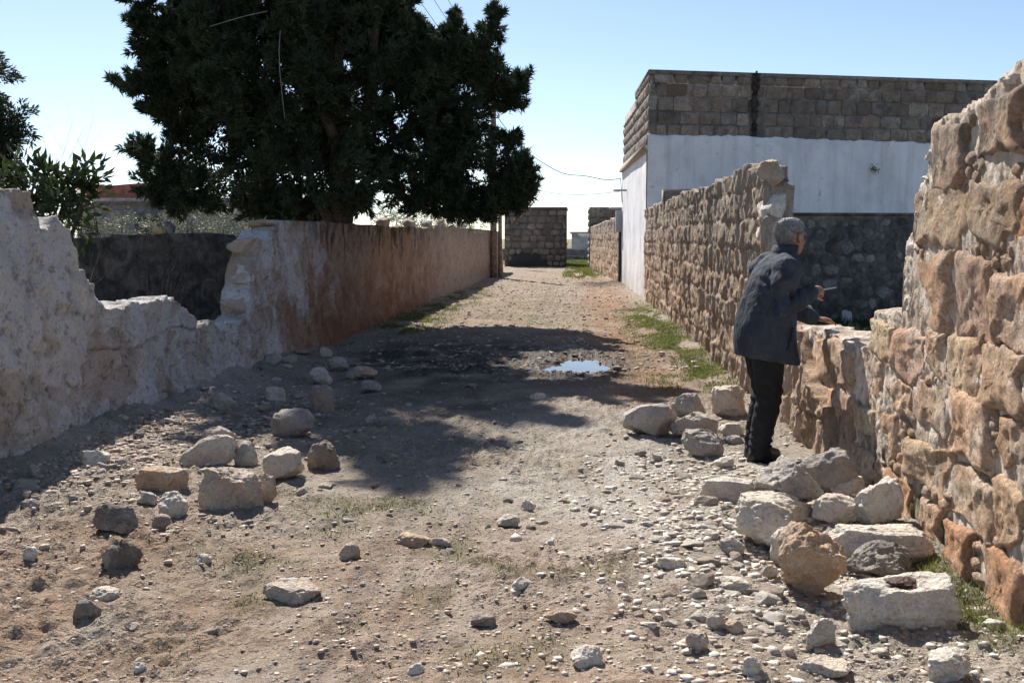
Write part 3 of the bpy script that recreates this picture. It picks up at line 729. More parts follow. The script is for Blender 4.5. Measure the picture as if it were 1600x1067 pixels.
# black water stain running down from a roof spout
s0 = float(np.dot(ony(1173, 160, 27.0)[:2]-HA, hd))
st = m_simple('soot_black_stain', (.055, .048, .043), .95, .1, .6, 9, .5)
n = 60; zz = np.linspace(4.12, 5.68, n); ww = .085+.06*fbm(xyz(zz*6, 0, 0), 4, 521, .7)+.05*sstep(5.1, 5.7, zz); rows = []
for k in np.linspace(-1, 1, 7): rows.append(np.c_[s0+ww*k+.02*fbm(xyz(zz*3, k, 0), 2, 522), zz, np.full(n, .045+.02*(1-k*k))])
a = np.stack(rows, 1).reshape(-1, 3); build('water_stain', fpl(a[:, 0], a[:, 1], a[:, 2]), gridfaces(n, 7), st, house)
L = Loft(); p = fpl(np.array([s0]), np.array([5.66]), np.array([.1]))[0]; L.tube([p-np.array([0, -.3, 0]), p, p+np.array([0, -.02, .05])], .03); L.put('roof_spout', M['darkmetal'], house)
# conduit, meter box and bracket on the lane corner
L = Loft(); c = spl(np.array([SL-.1]), np.array([1.9]), np.array([.12]))[0]; L.box(c[0]-.13, c[0]+.1, c[1]-.25, c[1]+.25, 1.75, 2.45); L.put('meter_box', M['metal'], house, False)
L = Loft(); a = spl(np.array([SL-.1]*2), np.array([-.05, 1.75]), np.array([.1, .1])); L.tube([a[0], a[1]], .05); L.put('conduit', M['darkmetal'], house)
for q, z in ((SL-2.2, 3.02), (SL-.15, 2.52)):
    a = spl(np.array([q, q]), np.array([z, z]), np.array([.02, .45])); L = Loft(); L.tube([a[0], a[1]], .035); L.put('bracket', M['metal'], house)
# caper bush in a crack of the plaster
def leafcloud(cen, rad, n, ll, lw, seed, updir=(0, 0, .3), orient=None):
    r = np.random.RandomState(seed); c = np.asarray(cen)+r.normal(size=(n, 3))*np.asarray(rad)*.5
    d = r.normal(size=(n, 3))+np.asarray(updir); d /= np.linalg.norm(d, axis=1, keepdims=True)
    return leaves(c, d, ll*r.uniform(.6, 1.3, n), lw*r.uniform(.7, 1.2, n), r)
def leaves(c, d, ll, lw, r):
    n = len(c); u = r.normal(size=(n, 3)); s = np.cross(d, u); s /= np.linalg.norm(s, axis=1, keepdims=True)+1e-9
    ll = np.asarray(ll)[:, None]; lw = np.asarray(lw)[:, None]; nrm = np.cross(s, d)
    v = np.stack([c, c+d*ll*.5+s*lw*.5+nrm*lw*.12, c+d*ll, c+d*ll*.5-s*lw*.5+nrm*lw*.12], 1).reshape(-1, 3)
    k = np.arange(n)*4
    return v, np.stack([k, k+1, k+2, k+3], 1)
s1 = float(np.dot(ony(1363, 268, 27.6)[:2]-HA, hd)); p = fpl(np.array([s1]), np.array([1.55+104*27.6/1600]), np.array([.1]))[0]
v, f = leafcloud(p, (.11, .06, .10), 60, .06, .035, 5, (0, -.5, -.3)); o = empty('wall_plant', tuple(p)); tag(o, 'small green plant growing out of the white house wall', 'plant'); build('crown', v, f, M['grass'], o, smooth=False)
L = Loft(); L.tube([p+np.array([0, .12, .05]), p, p+np.array([.05, -.03, -.1])], .008, 5); L.put('stem', M['twig'], o)

# ------------------------------------------------------------------ yard wall behind the breach
ya = np.array([2.15, 19.6]); yb = np.array([10.5, 21.2]); yd = (yb-ya)/np.linalg.norm(yb-ya); yn = np.array([yd[1], -yd[0]]); YL = np.linalg.norm(yb-ya)
yard = empty('yard_wall', (5, 20.2, 0)); tag(yard, 'dark rubble yard wall in shadow below the white house wall', 'wall')
def ypl(s, z, d): return np.c_[ya[0]+yd[0]*s+yn[0]*d, ya[1]+yd[1]*s+yn[1]*d, z]
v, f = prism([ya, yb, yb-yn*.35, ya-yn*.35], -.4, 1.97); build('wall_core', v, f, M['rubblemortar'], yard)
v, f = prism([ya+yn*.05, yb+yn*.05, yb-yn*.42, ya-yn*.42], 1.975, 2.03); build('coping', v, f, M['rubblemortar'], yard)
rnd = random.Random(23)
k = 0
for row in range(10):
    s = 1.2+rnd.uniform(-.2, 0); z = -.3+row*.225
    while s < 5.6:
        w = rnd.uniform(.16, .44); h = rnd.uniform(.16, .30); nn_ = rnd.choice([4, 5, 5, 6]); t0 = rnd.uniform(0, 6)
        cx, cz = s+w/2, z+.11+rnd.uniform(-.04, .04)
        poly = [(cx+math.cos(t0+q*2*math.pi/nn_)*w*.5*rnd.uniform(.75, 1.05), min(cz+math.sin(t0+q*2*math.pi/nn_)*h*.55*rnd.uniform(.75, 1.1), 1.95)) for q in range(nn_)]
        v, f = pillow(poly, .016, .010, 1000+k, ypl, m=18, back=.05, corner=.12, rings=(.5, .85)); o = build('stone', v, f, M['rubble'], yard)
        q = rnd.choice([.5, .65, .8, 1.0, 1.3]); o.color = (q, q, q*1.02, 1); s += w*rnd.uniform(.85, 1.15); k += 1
# stub of cross wall rising behind the lane wall
stub = empty('cross_wall_stub', (2.1, 20.6, 0)); tag(stub, 'grey block wall stub showing above the tall lane wall by the house', 'wall')
v, f = prism([(1.98, 20.4), (2.44, 20.4), (2.44, 20.9), (1.98, 20.9)], -.2, 2.20); build('wall_core', v, f, M['blockmortar'], stub)
v, f = prism([(1.68, 20.38), (2.46, 20.38), (2.46, 20.92), (1.68, 20.92)], 2.205, 2.50); build('wall_head', v, f, M['blockmortar'], stub)
for i, c in enumerate(courses(1.68, 2.46, 2.215, 2.49, .27, .35, .45, .012, .01, rnd)):
    v, f = pillow(c, .03, .012, 1300+i, lambda s, z, d: np.c_[s, 20.38-d, z], m=16, corner=.2, rings=(.5, .9)); o = build('stone_block', v, f, M['block'], stub); q = rnd.uniform(.7, 1.2); o.color = (q, q, q, 1)
v, f = rockshape(88, 3, .4, 8, .06); g = onz(1322, 506, -.1); o = build('rock', v*np.array([.22, .2, .3])+np.array([g[0], g[1], .02]), f, M['rock']); o.color = (.66, .65, .63, 1)
tag(o, 'single pale stone on the dark yard ground behind the broken wall', 'rock')

# ------------------------------------------------------------------ far end of the lane
def boxhouse(name, x0, x1, y0, y1, h, label, mat, cat='building'):
    e = empty(name, ((x0+x1)/2, (y0+y1)/2, 0)); tag(e, label, cat)
    v, f = prism([(x0, y0), (x1, y0), (x1, y1), (x0, y1)], -.3, h); build('wall_core', v, f, mat, e); return e
end = boxhouse('stone_outbuilding', -3.95, -.62, 55.6, 60, 3.12, 'small dark stone block outbuilding closing the end of the lane', M['rubblemortar'])
rnd = random.Random(31)
for i, c in enumerate(courses(-3.95, -.62, .0, 3.08, .36, .34, .6, .03, .03, rnd)):
    v, f = pillow(c, .05, .02, 1400+i, lambda s, z, d: np.c_[s, 55.6-d, z], m=16, corner=.35, rings=(.5, .9)); o = build('stone_block', v, f, M['block'], end); q = rnd.uniform(.45, 1.0); o.color = (q*1.05, q, q*.95, 1)
v, f = prism([(-4.0, 55.5), (-.57, 55.5), (-.57, 60.05), (-4.0, 60.05)], 3.1, 3.2); build('roof_slab', v, f, M['rubblemortar'], end)
# ragged near-black patch set against the foot of its front
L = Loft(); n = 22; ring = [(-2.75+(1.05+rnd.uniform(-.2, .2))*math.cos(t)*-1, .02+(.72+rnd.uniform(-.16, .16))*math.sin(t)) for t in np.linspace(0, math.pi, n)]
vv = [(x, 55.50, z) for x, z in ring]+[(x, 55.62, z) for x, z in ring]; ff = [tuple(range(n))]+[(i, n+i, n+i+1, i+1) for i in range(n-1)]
o = build('dark_patch', np.array(vv), ff, M['glassdark'], end, smooth=False)
rblk = boxhouse('stone_hut', .62, 4.5, 54, 58, 3.15, 'dark stone hut beyond the white house on the right', M['rubblemortar'])
for i, c in enumerate(courses(.62, 2.6, 1.5, 3.1, .36, .34, .6, .03, .03, rnd)):
    v, f = pillow(c, .05, .02, 1500+i, lambda s, z, d: np.c_[s, 54-d, z], m=14, corner=.35, rings=(.6,)); o = build('stone_block', v, f, M['block'], rblk); q = rnd.uniform(.4, .8); o.color = (q, q, q, 1)
vv, ff, off = [], [], 0
for i, c in enumerate(courses(54.05, 57.9, 0, 3.1, .36, .34, .6, .02, .02, rnd)):
    v, f = pillow(c, .05, .02, 1550+i, lambda s, z, d: np.c_[.62-d, s, z], m=12, corner=.35, rings=(.6,)); vv.append(v); ff += [tuple(q+off for q in t) for t in f]; off += len(v)
stuff(build('side_block_courses', np.vstack(vv), ff, M['block'], rblk))
# lane wall between house and hut
pA = np.array([1.46, 34.55]); pB = np.array([.66, 53.9]); pd_ = (pB-pA)/np.linalg.norm(pB-pA)
cols = np.linspace(0, np.linalg.norm(pB-pA), 260)
v, f = slab(cols, lambda s: 2.32-.012*s+.04*fbm(xyz(s*2, 0, 0), 3, 530), lambda s: (pA[0]+pd_[0]*s, pA[1]+pd_[1]*s, np.full_like(s, -pd_[1]), np.full_like(s, pd_[0])), .4, 60, fdisp, 3, 4)
o = build('far_lane_wall', v, f, M['farright']); tag(o, 'distant sunlit stone wall on the right past the white house', 'wall')
# pale building and low dark walls on the horizon
e = empty('pale_building', (0, 95, 0)); tag(e, 'pale flat roofed building far off between the end walls', 'building')
v, f = prism([(-.55, 95), (4.5, 95), (4.5, 101), (-.55, 101)], -.3, 1.95); build('wall', v, f, M['pale'], e)
v, f = prism([(-.7, 94.8), (4.6, 94.8), (4.6, 101.2), (-.7, 101.2)], 1.95, 2.12); build('roof_slab', v, f, M['pale'], e)
L = Loft(); L.box(1.2, 1.9, 94.95, 95.05, .9, 1.5); L.put('window', M['glassdark'], e, False)
for i, (y, h, m_, lb) in enumerate([(75, .75, 'housewall', 'low grey wall crossing the green field beyond the lane'), (72, .30, 'rubblemortar', 'lowest dark stone wall at the far edge of the grass')]):
    c = np.linspace(-6, 7, 60); v, f = slab(c, lambda s: h+.03*fbm(xyz(s*2, 0, 0), 2, 9), lambda s: (s, np.full_like(s, y), np.zeros_like(s), -np.ones_like(s)), .4, 10, lambda s, z, d: (.02*fbm(xyz(s*3, z*3, d), 2, 4), 0*s), 3, 3)
    o = build('field_wall', v, f, M[m_]); tag(o, lb, 'wall')

# ------------------------------------------------------------------ left garden
gp = 16.2
c = np.linspace(-16, -4.15, 300)
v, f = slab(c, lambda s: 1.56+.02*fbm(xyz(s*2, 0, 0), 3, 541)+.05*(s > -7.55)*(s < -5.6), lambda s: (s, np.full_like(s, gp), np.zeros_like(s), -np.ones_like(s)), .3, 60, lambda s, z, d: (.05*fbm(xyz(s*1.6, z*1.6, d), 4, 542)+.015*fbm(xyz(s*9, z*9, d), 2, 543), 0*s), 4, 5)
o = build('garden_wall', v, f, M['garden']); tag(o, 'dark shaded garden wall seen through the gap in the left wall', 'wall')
v, f = rockshape(91, 3, .3, 7, .06); p = ony(250, 366, gp+.1); o = build('rock', v*np.array([.26, .2, .14])+np.array([p[0], gp+.12, 1.66]), f, M['rock']); o.color = (.75, .52, .25, 1); tag(o, 'small yellowish stone lying on top of the dark garden wall', 'rock')
v, f = rockshape(92, 3, .4, 8, .06); p = ony(264, 366, gp+.1); o = build('rock', v*np.array([.16, .2, .24])+np.array([p[0], gp+.14, 1.71]), f, M['rock']); o.color = (.2, .18, .16, 1); tag(o, 'small upright dark stone beside the yellowish one on the garden wall', 'rock')
# house with red roof behind the garden
hx0, hx1 = ony(118, 300, 48)[0], ony(470, 300, 48)[0]
e = empty('red_roof_house', ((hx0+hx1)/2, 50, 0)); tag(e, 'low grey house with a red roof behind the garden on the left', 'house')
v, f = prism([(hx0, 48), (hx1, 48), (hx1, 56), (hx0, 56)], -.3, 3.45); build('wall', v, f, M['housewall'], e)
v, f = prism([(hx0-.2, 47.8), (hx1+.2, 47.8), (hx1+.2, 56), (hx0-.2, 56)], 3.10, 3.30); build('band', v, f, M['rubblemortar'], e)
rx0, rx1 = ony(134, 275, 50)[0], ony(232, 275, 50)[0]
vv = np.array([(rx0, 49, 3.45), (rx1, 49, 3.45), (rx1, 55, 3.45), (rx0, 55, 3.45), (rx0, 49, 3.95), (rx1, 49, 4.2), (rx1, 55, 4.5), (rx0, 55, 4.3)])
build('red_roof', vv, [(0, 1, 5, 4), (1, 2, 6, 5), (2, 3, 7, 6), (3, 0, 4, 7), (4, 5, 6, 7), (3, 2, 1, 0)], M['redroof'], e, smooth=False)
a, b = ony(213, 338, 48), ony(246, 358, 48)
L = Loft(); L.box(a[0], b[0], 47.86, 47.99, 1.6, 2.55); w = L.put('window', M['glassdark'], e, False)
L = Loft(); L.box(a[0]-.15, b[0]+.15, 47.7, 47.98, 2.56, 2.70); L.put('lintel', M['rubblemortar'], w, False)
# ------------------------------------------------------------------ trees and shrubs
def clumps(lobes, dens, seed, up=.5):
    r = np.random.RandomState(seed); C, D, S = [], [], []
    for c, rad, sz in lobes:
        rad = np.asarray(rad, float); n = max(4, int(dens*(rad[0]*rad[2]+rad[0]*rad[1]+rad[1]*rad[2])/sz**2))
        d = r.normal(size=(n, 3)); d /= np.linalg.norm(d, axis=1, keepdims=True)
        k = (.35+.65*r.rand(n)**.45)*(1+.28*fbm(d*2.2+seed+np.asarray(c), 2, seed))
        C.append(np.asarray(c)+d*rad*k[:, None]); o = d+np.array([0, 0, up])+r.normal(size=(n, 3))*.35
        D.append(o/np.linalg.norm(o, axis=1, keepdims=True)); S.append(sz*r.uniform(.7, 1.35, n))
    return np.vstack(C), np.vstack(D), np.concatenate(S)
def foliage(C, D, S, per, ll, lw, seed, spread=.32, jit=.6):
    r = np.random.RandomState(seed); n = len(C)
    C = np.repeat(C, per, 0); D = np.repeat(D, per, 0); S = np.repeat(S, per)
    t = r.rand(len(C)); q = r.normal(size=C.shape); q -= D*(q*D).sum(1, keepdims=True); q /= np.linalg.norm(q, axis=1, keepdims=True)+1e-9
    p = C+D*((t-.4)*S)[:, None]+q*(S*spread*np.sqrt(r.rand(len(C)))*(1.05-t*.85))[:, None]
    d = D+q*.6+r.normal(size=C.shape)*jit*.6; d /= np.linalg.norm(d, axis=1, keepdims=True)
    return leaves(p, d, ll*r.uniform(.6, 1.4, len(C)), lw*r.uniform(.7, 1.3, len(C)), r)
def needles(C, D, S, per, ll, lw, seed, spread=.32):
    r = np.random.RandomState(seed); C = np.repeat(C, per, 0); D = np.repeat(D, per, 0); S = np.repeat(S, per); n = len(C)
    t = r.rand(n); q = r.normal(size=C.shape); q -= D*(q*D).sum(1, keepdims=True); q /= np.linalg.norm(q, axis=1, keepdims=True)+1e-9
    p = C+D*((t-.4)*S)[:, None]+q*(S*spread*np.sqrt(r.rand(n))*(1.05-t*.85))[:, None]
    d = D*.9+q*.55+r.normal(size=C.shape)*.4; d /= np.linalg.norm(d, axis=1, keepdims=True)
    s = np.cross(d, r.normal(size=C.shape)); s /= np.linalg.norm(s, axis=1, keepdims=True)+1e-9
    l = (ll*r.uniform(.6, 1.5, n))[:, None]; w = (lw*r.uniform(.7, 1.3, n))[:, None]
    return np.stack([p-s*w*.5, p+s*w*.5, p+d*l], 1).reshape(-1, 3), np.arange(n*3).reshape(-1, 3)
def limb(L, a, b, r0, r1, seed, n=6, wob=.12, sides=8):
    r = random.Random(seed); a = np.asarray(a, float); b = np.asarray(b, float); ln = np.linalg.norm(b-a); pts = []
    for i in range(n+1):
        t = i/n; p = a+(b-a)*t; w = wob*ln*math.sin(math.pi*t)*.5
        pts.append(p+np.array([r.uniform(-w, w), r.uniform(-w, w), r.uniform(-w, w)]))
    L.tube(pts, [r0+(r1-r0)*i/n for i in range(n+1)], sides); return pts
# the big dark conifer
T0 = np.array([-4.25, 18.5, 0])
def lob(px, py, rx, ry, dy=0, dd=None, sz=.42):
    Y = T0[1]+dy; c = ony(px, py, Y); k = Y/1600; return (c, (rx*k, (dd if dd else (rx+ry)/2*k*.85), ry*k), sz)
LOB = [lob(515, 140, 170, 130), lob(418, 130, 112, 112, -1.2), lob(640, 190, 120, 120, .6), lob(450, -40, 105, 100), lob(395, -20, 75, 70, -1.2), lob(445, -160, 95, 100, .3), lob(430, -270, 80, 90), lob(520, -100, 60, 70, .6),
    ((-5.1, 16.3, 10.2), (.32, .4, .8), .36), ((-4.9, 17.3, 9.2), (.95, .9, 1.1), .68), ((-4.6, 18.0, 8.3), (1.25, 1.2, 1.3), .68), ((-3.0, 17.6, 7.9), (.55, .45, .35), .35), ((-5.6, 16.7, 8.4), (.75, .8, .8), .42), ((-6.2, 17.3, 7.3), (.9, .9, .8), .42), ((-5.9, 18.2, 7.8), (1.1, 1.2, 1.2), .68),
    lob(345, 218, 58, 42, -.5), lob(370, 280, 80, 40), lob(480, 270, 120, 55, -.8), lob(650, 265, 100, 45, .3), lob(745, 275, 60, 50, .8), lob(790, 270, 38, 40, .5), lob(700, 140, 65, 60, .8), lob(310, 70, 50, 42, -1), lob(290, 112, 46, 32, -.6),
    lob(668, 98, 32, 28, .5), lob(590, 60, 40, 38), lob(722, 185, 34, 45, .6), lob(345, 25, 48, 40, -.8), lob(715, 312, 60, 22, .6),
    lob(258, 250, 36, 22, -.3, .6, .34), lob(225, 235, 24, 16, -.3, .4, .3), lob(255, 290, 34, 26, -.2, .6, .34), lob(300, 300, 40, 26, -.4, .7, .34), lob(262, 310, 12, 24, -.2, .4, .28),
    lob(235, 60, 28, 26, -.8, .5, .32), lob(222, 36, 16, 18, -.8, .3, .26), lob(242, 130, 32, 18, -.7, .5, .3), lob(216, 138, 18, 8, -.7, .3, .24), lob(252, 165, 24, 11, -.7, .4, .28), lob(242, 105, 18, 14, -.7, .3, .26), lob(285, 180, 24, 14, -.6, .4, .28),
    lob(735, 95, 26, 22, .6, .5, .3), lob(755, 70, 15, 18, .6, .35, .26), lob(768, 45, 9, 22, .6, .25, .24), lob(773, 24, 5, 12, .6, .15, .2), lob(770, 130, 32, 24, .7, .5, .3), lob(800, 140, 20, 20, .7, .4, .28), lob(818, 126, 10, 8, .7, .2, .22), lob(800, 165, 20, 9, .7, .3, .26),
    lob(795, 215, 14, 10, .6, .3, .24), lob(815, 265, 18, 16, .6, .35, .26), lob(822, 290, 12, 26, .6, .3, .26), lob(795, 300, 26, 20, .6, .4, .3), lob(700, 85, 28, 20, .4, .4, .28), lob(625, 52, 18, 14, .3, .4, .3), lob(766, 100, 5, 14, .6, .15, .2), lob(720, 110, 35, 20, .6),
    lob(560, 310, 22, 20, -.5, .5, .3), lob(420, 320, 60, 20, -.3, .6, .32), lob(470, 322, 50, 16, .3, .5, .3), lob(680, 315, 50, 20, .3, .5, .3), lob(740, 322, 45, 20, .5, .5, .3), lob(800, 312, 24, 20, .5, .4, .28)]
ARM = []; ra = random.Random(8)
for c, rad, sz in LOB[:27]:
    for _ in range(13):
        d = np.array([ra.gauss(0, 1), ra.gauss(0, .6), ra.gauss(.25, .7)]); d /= np.linalg.norm(d); p = np.asarray(c)+d*np.asarray(rad)*.92; e = d+np.array([0, 0, ra.uniform(0, .9)]); e /= np.linalg.norm(e); ln = ra.uniform(.25, .85)
        if p[2] < 3.2 or (p[0] > -2.2 and p[2] < 5): continue
        for q in range(5): ARM.append((p+e*ln*q/4+np.array([ra.uniform(-.1, .1), 0, ra.uniform(-.1, .1)]), tuple([.22-.04*q]*3), .24-.025*q))
C_, D_, S_ = clumps(LOB, 6.5, 3); C2, D2, S2 = clumps(ARM, 2.0, 5); C_, D_, S_ = np.vstack([C_, C2]), np.vstack([D_, D2]), np.concatenate([S_, S2])
v, f = needles(C_, D_, S_, 100, .105, .036, 4)
tree = empty('conifer_tree', tuple(T0)); tag(tree, 'huge dark conifer towering behind the left wall', 'tree')
build('crown', v, f, M['conifer'], tree, tuple(T0), smooth=False)
L = Loft(); P0 = ony(548, 345, T0[1]); base = np.array([P0[0]-.1, T0[1], -.1])
limb(L, base, base+np.array([-.1, 0, 3.6]), .27, .24, 1, 6, .06, 12); limb(L, base+np.array([-.1, 0, 3.4]), base+np.array([-.5, -.6, 8.6]), .24, .08, 2, 8, .06)
for i, q in enumerate([0, 1, 2, 8, 11, 12, 14, 15, 17, 3, 9, 10, 33, 38]):
    c = LOB[q][0]; limb(L, base+np.array([-.1, 0, 1.3+.28*min(i, 9)]), c, .13, .035, 10+i, 6, .15, 6)
limb(L, base+np.array([-.9, .3, 0]), base+np.array([-1.6, .2, 3.5]), .2, .12, 41)
L.put('trunk', M['bark'], tree)
# conifer at the left edge of the view
T1 = np.array([-7.6, 11.0, 0]); tree2 = empty('conifer_tree', tuple(T1)); tag(tree2, 'dark conifer reaching in at the left edge above the wall', 'tree')
lobs = []
for px, py, rx, ry in [(-40, 215, 60, 55), (15, 185, 26, 16), (35, 205, 20, 10), (-20, 260, 40, 30), (5, 240, 20, 16), (20, 225, 22, 9), (42, 210, 12, 6), (8, 170, 18, 10), (-60, 120, 60, 70), (-90, 250, 80, 80), (10, 285, 16, 12), (25, 278, 14, 5), (-100, 40, 60, 70), (0, 205, 22, 20)]:
    c = ony(px, py, 11.0); k = 11/1600; lobs.append((c, (rx*k, (rx+ry)/2*k, ry*k), .22))
C_, D_, S_ = clumps(lobs, 9, 8, .1); v, f = foliage(C_, D_, S_, 60, .06, .018, 9); build('crown', v, f, M['conifer'], tree2, tuple(T1), smooth=False)
L = Loft(); c0 = ony(-75, 300, 11.0); limb(L, (c0[0], 11, -.1), (c0[0]+.1, 11, 4.0), .14, .05, 51); 
for i, (c, r_, s_) in enumerate(lobs[:8]): limb(L, (c0[0], 11, 1.6+.12*i), c, .03, .012, 60+i, 5, .12, 5)
L.put('trunk', M['bark'], tree2)
# broad leaved shrub behind the left wall
def shrub(name, label, spots, Y, mat, dens, sz, per, ll, lw, seed, stem, spread=.5, cat='shrub', group=None):
    cs = [ony(px, py, Y+dy) for px, py, rx, ry, dy in spots]; k = Y/1600
    lobs = [(c, (rx*k, (rx+ry)/2*k, ry*k), sz) for c, (px, py, rx, ry, dy) in zip(cs, spots)]
    root = empty(name, (stem, Y, 0)); tag(root, label, cat, group)
    C_, D_, S_ = clumps(lobs, dens, seed, .25); v, f = foliage(C_, D_, S_, per, ll, lw, seed+1, spread, .9); build('crown', v, f, mat, root, (stem, Y, 0), smooth=False)
    L = Loft()
    for i, c in enumerate(cs[:9]): limb(L, (stem+(i % 3-1)*.12, Y+(i % 2)*.1, -.1), c, .045, .012, seed*7+i, 6, .15, 5)
    L.put('trunk', M['twig'], root); return root
shrub('leafy_shrub', 'leafy green shrub with long glossy leaves behind the broken left wall', [(80, 300, 50, 30, 0), (40, 290, 40, 26, .2), (110, 310, 40, 32, 0), (85, 340, 40, 26, -.2), (130, 325, 26, 22, .1), (140, 275, 14, 18, 0), (20, 310, 40, 30, 0), (60, 270, 30, 16, 0), (120, 285, 22, 16, 0), (60, 350, 60, 30, .3)], 9.6, M['broad'], 5, .22, 9, .15, .045, 21, -5.6)
# olives behind the garden wall and beyond the trunk
OL = [('grey green olive bush behind the garden wall, left of the thin stems', [(150, 352, 50, 22, 0), (190, 350, 40, 18, .5), (120, 350, 30, 20, 0)], 21, -9.5), ('grey green olive bush behind the garden wall near the broken edge', [(300, 352, 60, 20, 0), (350, 348, 50, 22, .4), (400, 350, 40, 20, 0), (255, 354, 40, 16, 0)], 23, -8.2),
      ('olive bush glittering below the conifer, right of its trunk', [(620, 345, 40, 22, 0), (660, 345, 40, 22, .5), (600, 338, 20, 16, 0)], 27, -4.9), ('small olive bush farther along behind the left wall', [(700, 350, 30, 18, 0), (730, 350, 30, 16, .4)], 33, -4.7)]
for i, (lb, sp, Y, st) in enumerate(OL): shrub('olive_bush', lb, sp, Y, M['olive'], 6, .30, 34, .07, .018, 70+i*3, st, .45)
# bare shrubs
def bare(name, label, base, tips, seed, r0=.02, cat='shrub'):
    L = Loft(); r = random.Random(seed)
    def grow(p, d, ln, rad, lev):
        q = p; pts = [p]; rr = [rad]
        for i in range(4):
            d = d+np.array([r.uniform(-.25, .25), r.uniform(-.25, .25), r.uniform(-.05, .25)]); d = d/np.linalg.norm(d); q = q+d*ln/4; pts.append(q); rr.append(rad*(1-.16*(i+1)))
        L.tube(pts, rr, 4, round_ends=False)
        if lev > 0:
            for i in range(r.randint(2, 4)):
                k = r.randint(1, 4); dd = d+np.array([r.uniform(-.9, .9), r.uniform(-.6, .6), r.uniform(-.1, .6)]); grow(pts[k], dd/np.linalg.norm(dd), ln*r.uniform(.45, .75), rr[k]*.65, lev-1)
    for t in tips:
        d = np.asarray(t)-np.asarray(base); ln = np.linalg.norm(d); grow(np.asarray(base, float), d/ln, ln*.62, r0, 3)
    o = L.put(name, M['twig'], None, True, tuple(base)); return tag(o, label, cat)
bare('bare_shrub', 'leafless twiggy shrub against the sky at far left', (-6.1, 11.5, -.1), [ony(75, 235, 11.5), ony(115, 230, 11.5), ony(145, 260, 11.5)], 3, .04)
bare('bare_sapling', 'thin bare sapling in front of the dark garden wall, left one', (-7.0, 13.5, -.1), [ony(165, 350, 13.5), ony(195, 330, 13.5)], 5, .03, 'tree')
bare('bare_sapling', 'thin bare sapling in the middle of the garden wall gap', (-5.75, 13.8, -.1), [ony(265, 320, 13.8), ony(300, 300, 13.8), ony(235, 320, 13.8)], 9, .035, 'tree')
bare('bare_shrub', 'leafless shrub showing above the far outbuilding roof', (-3.2, 50, 2.2), [ony(870, 305, 50), ony(845, 310, 50), ony(885, 320, 50)], 11, .05)
bare('bare_tree', 'bare twigs of a far tree in the gap at the lane end', (-1.2, 90, -.1), [ony(895, 362, 90), ony(889, 366, 90)], 13, .07, 'tree')
bare('bare_shrub', 'bare branches rising left of the big conifer', (-10.2, 26, -.1), [ony(195, 235, 26), ony(210, 255, 26)], 15, .04)
# pale cord and cable end caught in the conifer
def strand(name, pts, r, mat, label, cat='cord', sides=5, group=None):
    L = Loft(); L.tube(pts, r, sides, round_ends=False); o = L.put(name, mat); return tag(o, label, cat, group)
strand('hanging_cord', [ony(438, 48, 14.9), ony(436, 80, 14.9), ony(437, 110, 14.9), ony(441, 150, 14.9), ony(445, 185, 14.9)], .006, M['cord'], 'pale cord hanging straight down in the dark conifer')
strand('hanging_cord', [ony(328, 42, 15.0), ony(350, 35, 15.0), ony(385, 25, 15.0), ony(418, 18, 15.0)], .006, M['cord'], 'pale cord slanting across the upper left of the dark conifer')

# ------------------------------------------------------------------ utility pole and wires
pb = onz(772, 434); e = empty('utility_pole', (pb[0], pb[1], 0)); tag(e, 'twin post utility pole at the end of the left wall', 'pole')
for dx, w, nm, h in ((-.02, .14, 'post', 7.6), (.24, .085, 'post', 4.2)):
    L = Loft(); L.tube([(pb[0]+dx, pb[1], -.1), (pb[0]+dx, pb[1], h*.5), (pb[0]+dx, pb[1], h)], [w, w*.9, w*.72], 10, round_ends=False); L.put(nm, M['concrete'], e)
att = []
for i, z in enumerate((7.35, 6.85, 6.4, 6.15)):
    L = Loft(); L.tube([(pb[0]-.12, pb[1]-.1, z), (pb[0]+.2, pb[1]-.16, z)], .025, 6); L.put('crossarm', M['darkmetal'], e)
    L = Loft(); c = np.array([pb[0]+.2, pb[1]-.16, z]); L.tube([c, c+np.array([0, 0, .06]), c+np.array([0, 0, .14])], [.03, .055, .03], 8); L.put('insulator', M['pale'], e); att.append(c+np.array([0, 0, .1]))
names = ['uppermost', 'second', 'third', 'lowest']
for i, a in enumerate(att):
    b = np.array([a[0]-.15+.05*i, -14, a[2]+.1+.25*(i-1.5)*-.3]); pts = []
    for t in np.linspace(0, 1, 24): p = a+(b-a)*t; p[2] -= .45*math.sin(math.pi*t); pts.append(p)
    strand('power_line', pts, .0065, M['wire'], names[i]+' of the four power lines running up from the pole overhead', 'wire')
hA = np.array([HC[0]-.1, HC[1]-.05, 3.50]); a0 = np.array([pb[0], pb[1]-.14, 6.45])
pts = []
for t in np.linspace(0, 1, 30): p = a0+(hA-a0)*t; p[2] -= .95*math.sin(math.pi*t**.85)*1.0-.05*math.sin(t*19)*t; pts.append(p)
pts.append(hA+np.array([.02, -.3, -.35])); pts.append(hA+np.array([.05, -.2, -.8]))
strand('service_cable', pts, .014, M['wire'], 'sagging dark cable from the pole to the white house corner', 'wire')
a1 = np.array([pb[0]+.15, pb[1], 3.95]); b1 = hA+np.array([0, 0, -.42]); pts = []
for t in np.linspace(0, 1, 24): p = a1+(b1-a1)*t; p[2] -= .36*math.sin(math.pi*t); pts.append(p)
strand('service_cable', pts, .010, M['cord'], 'thin pale cable sagging low between pole and white house', 'wire')

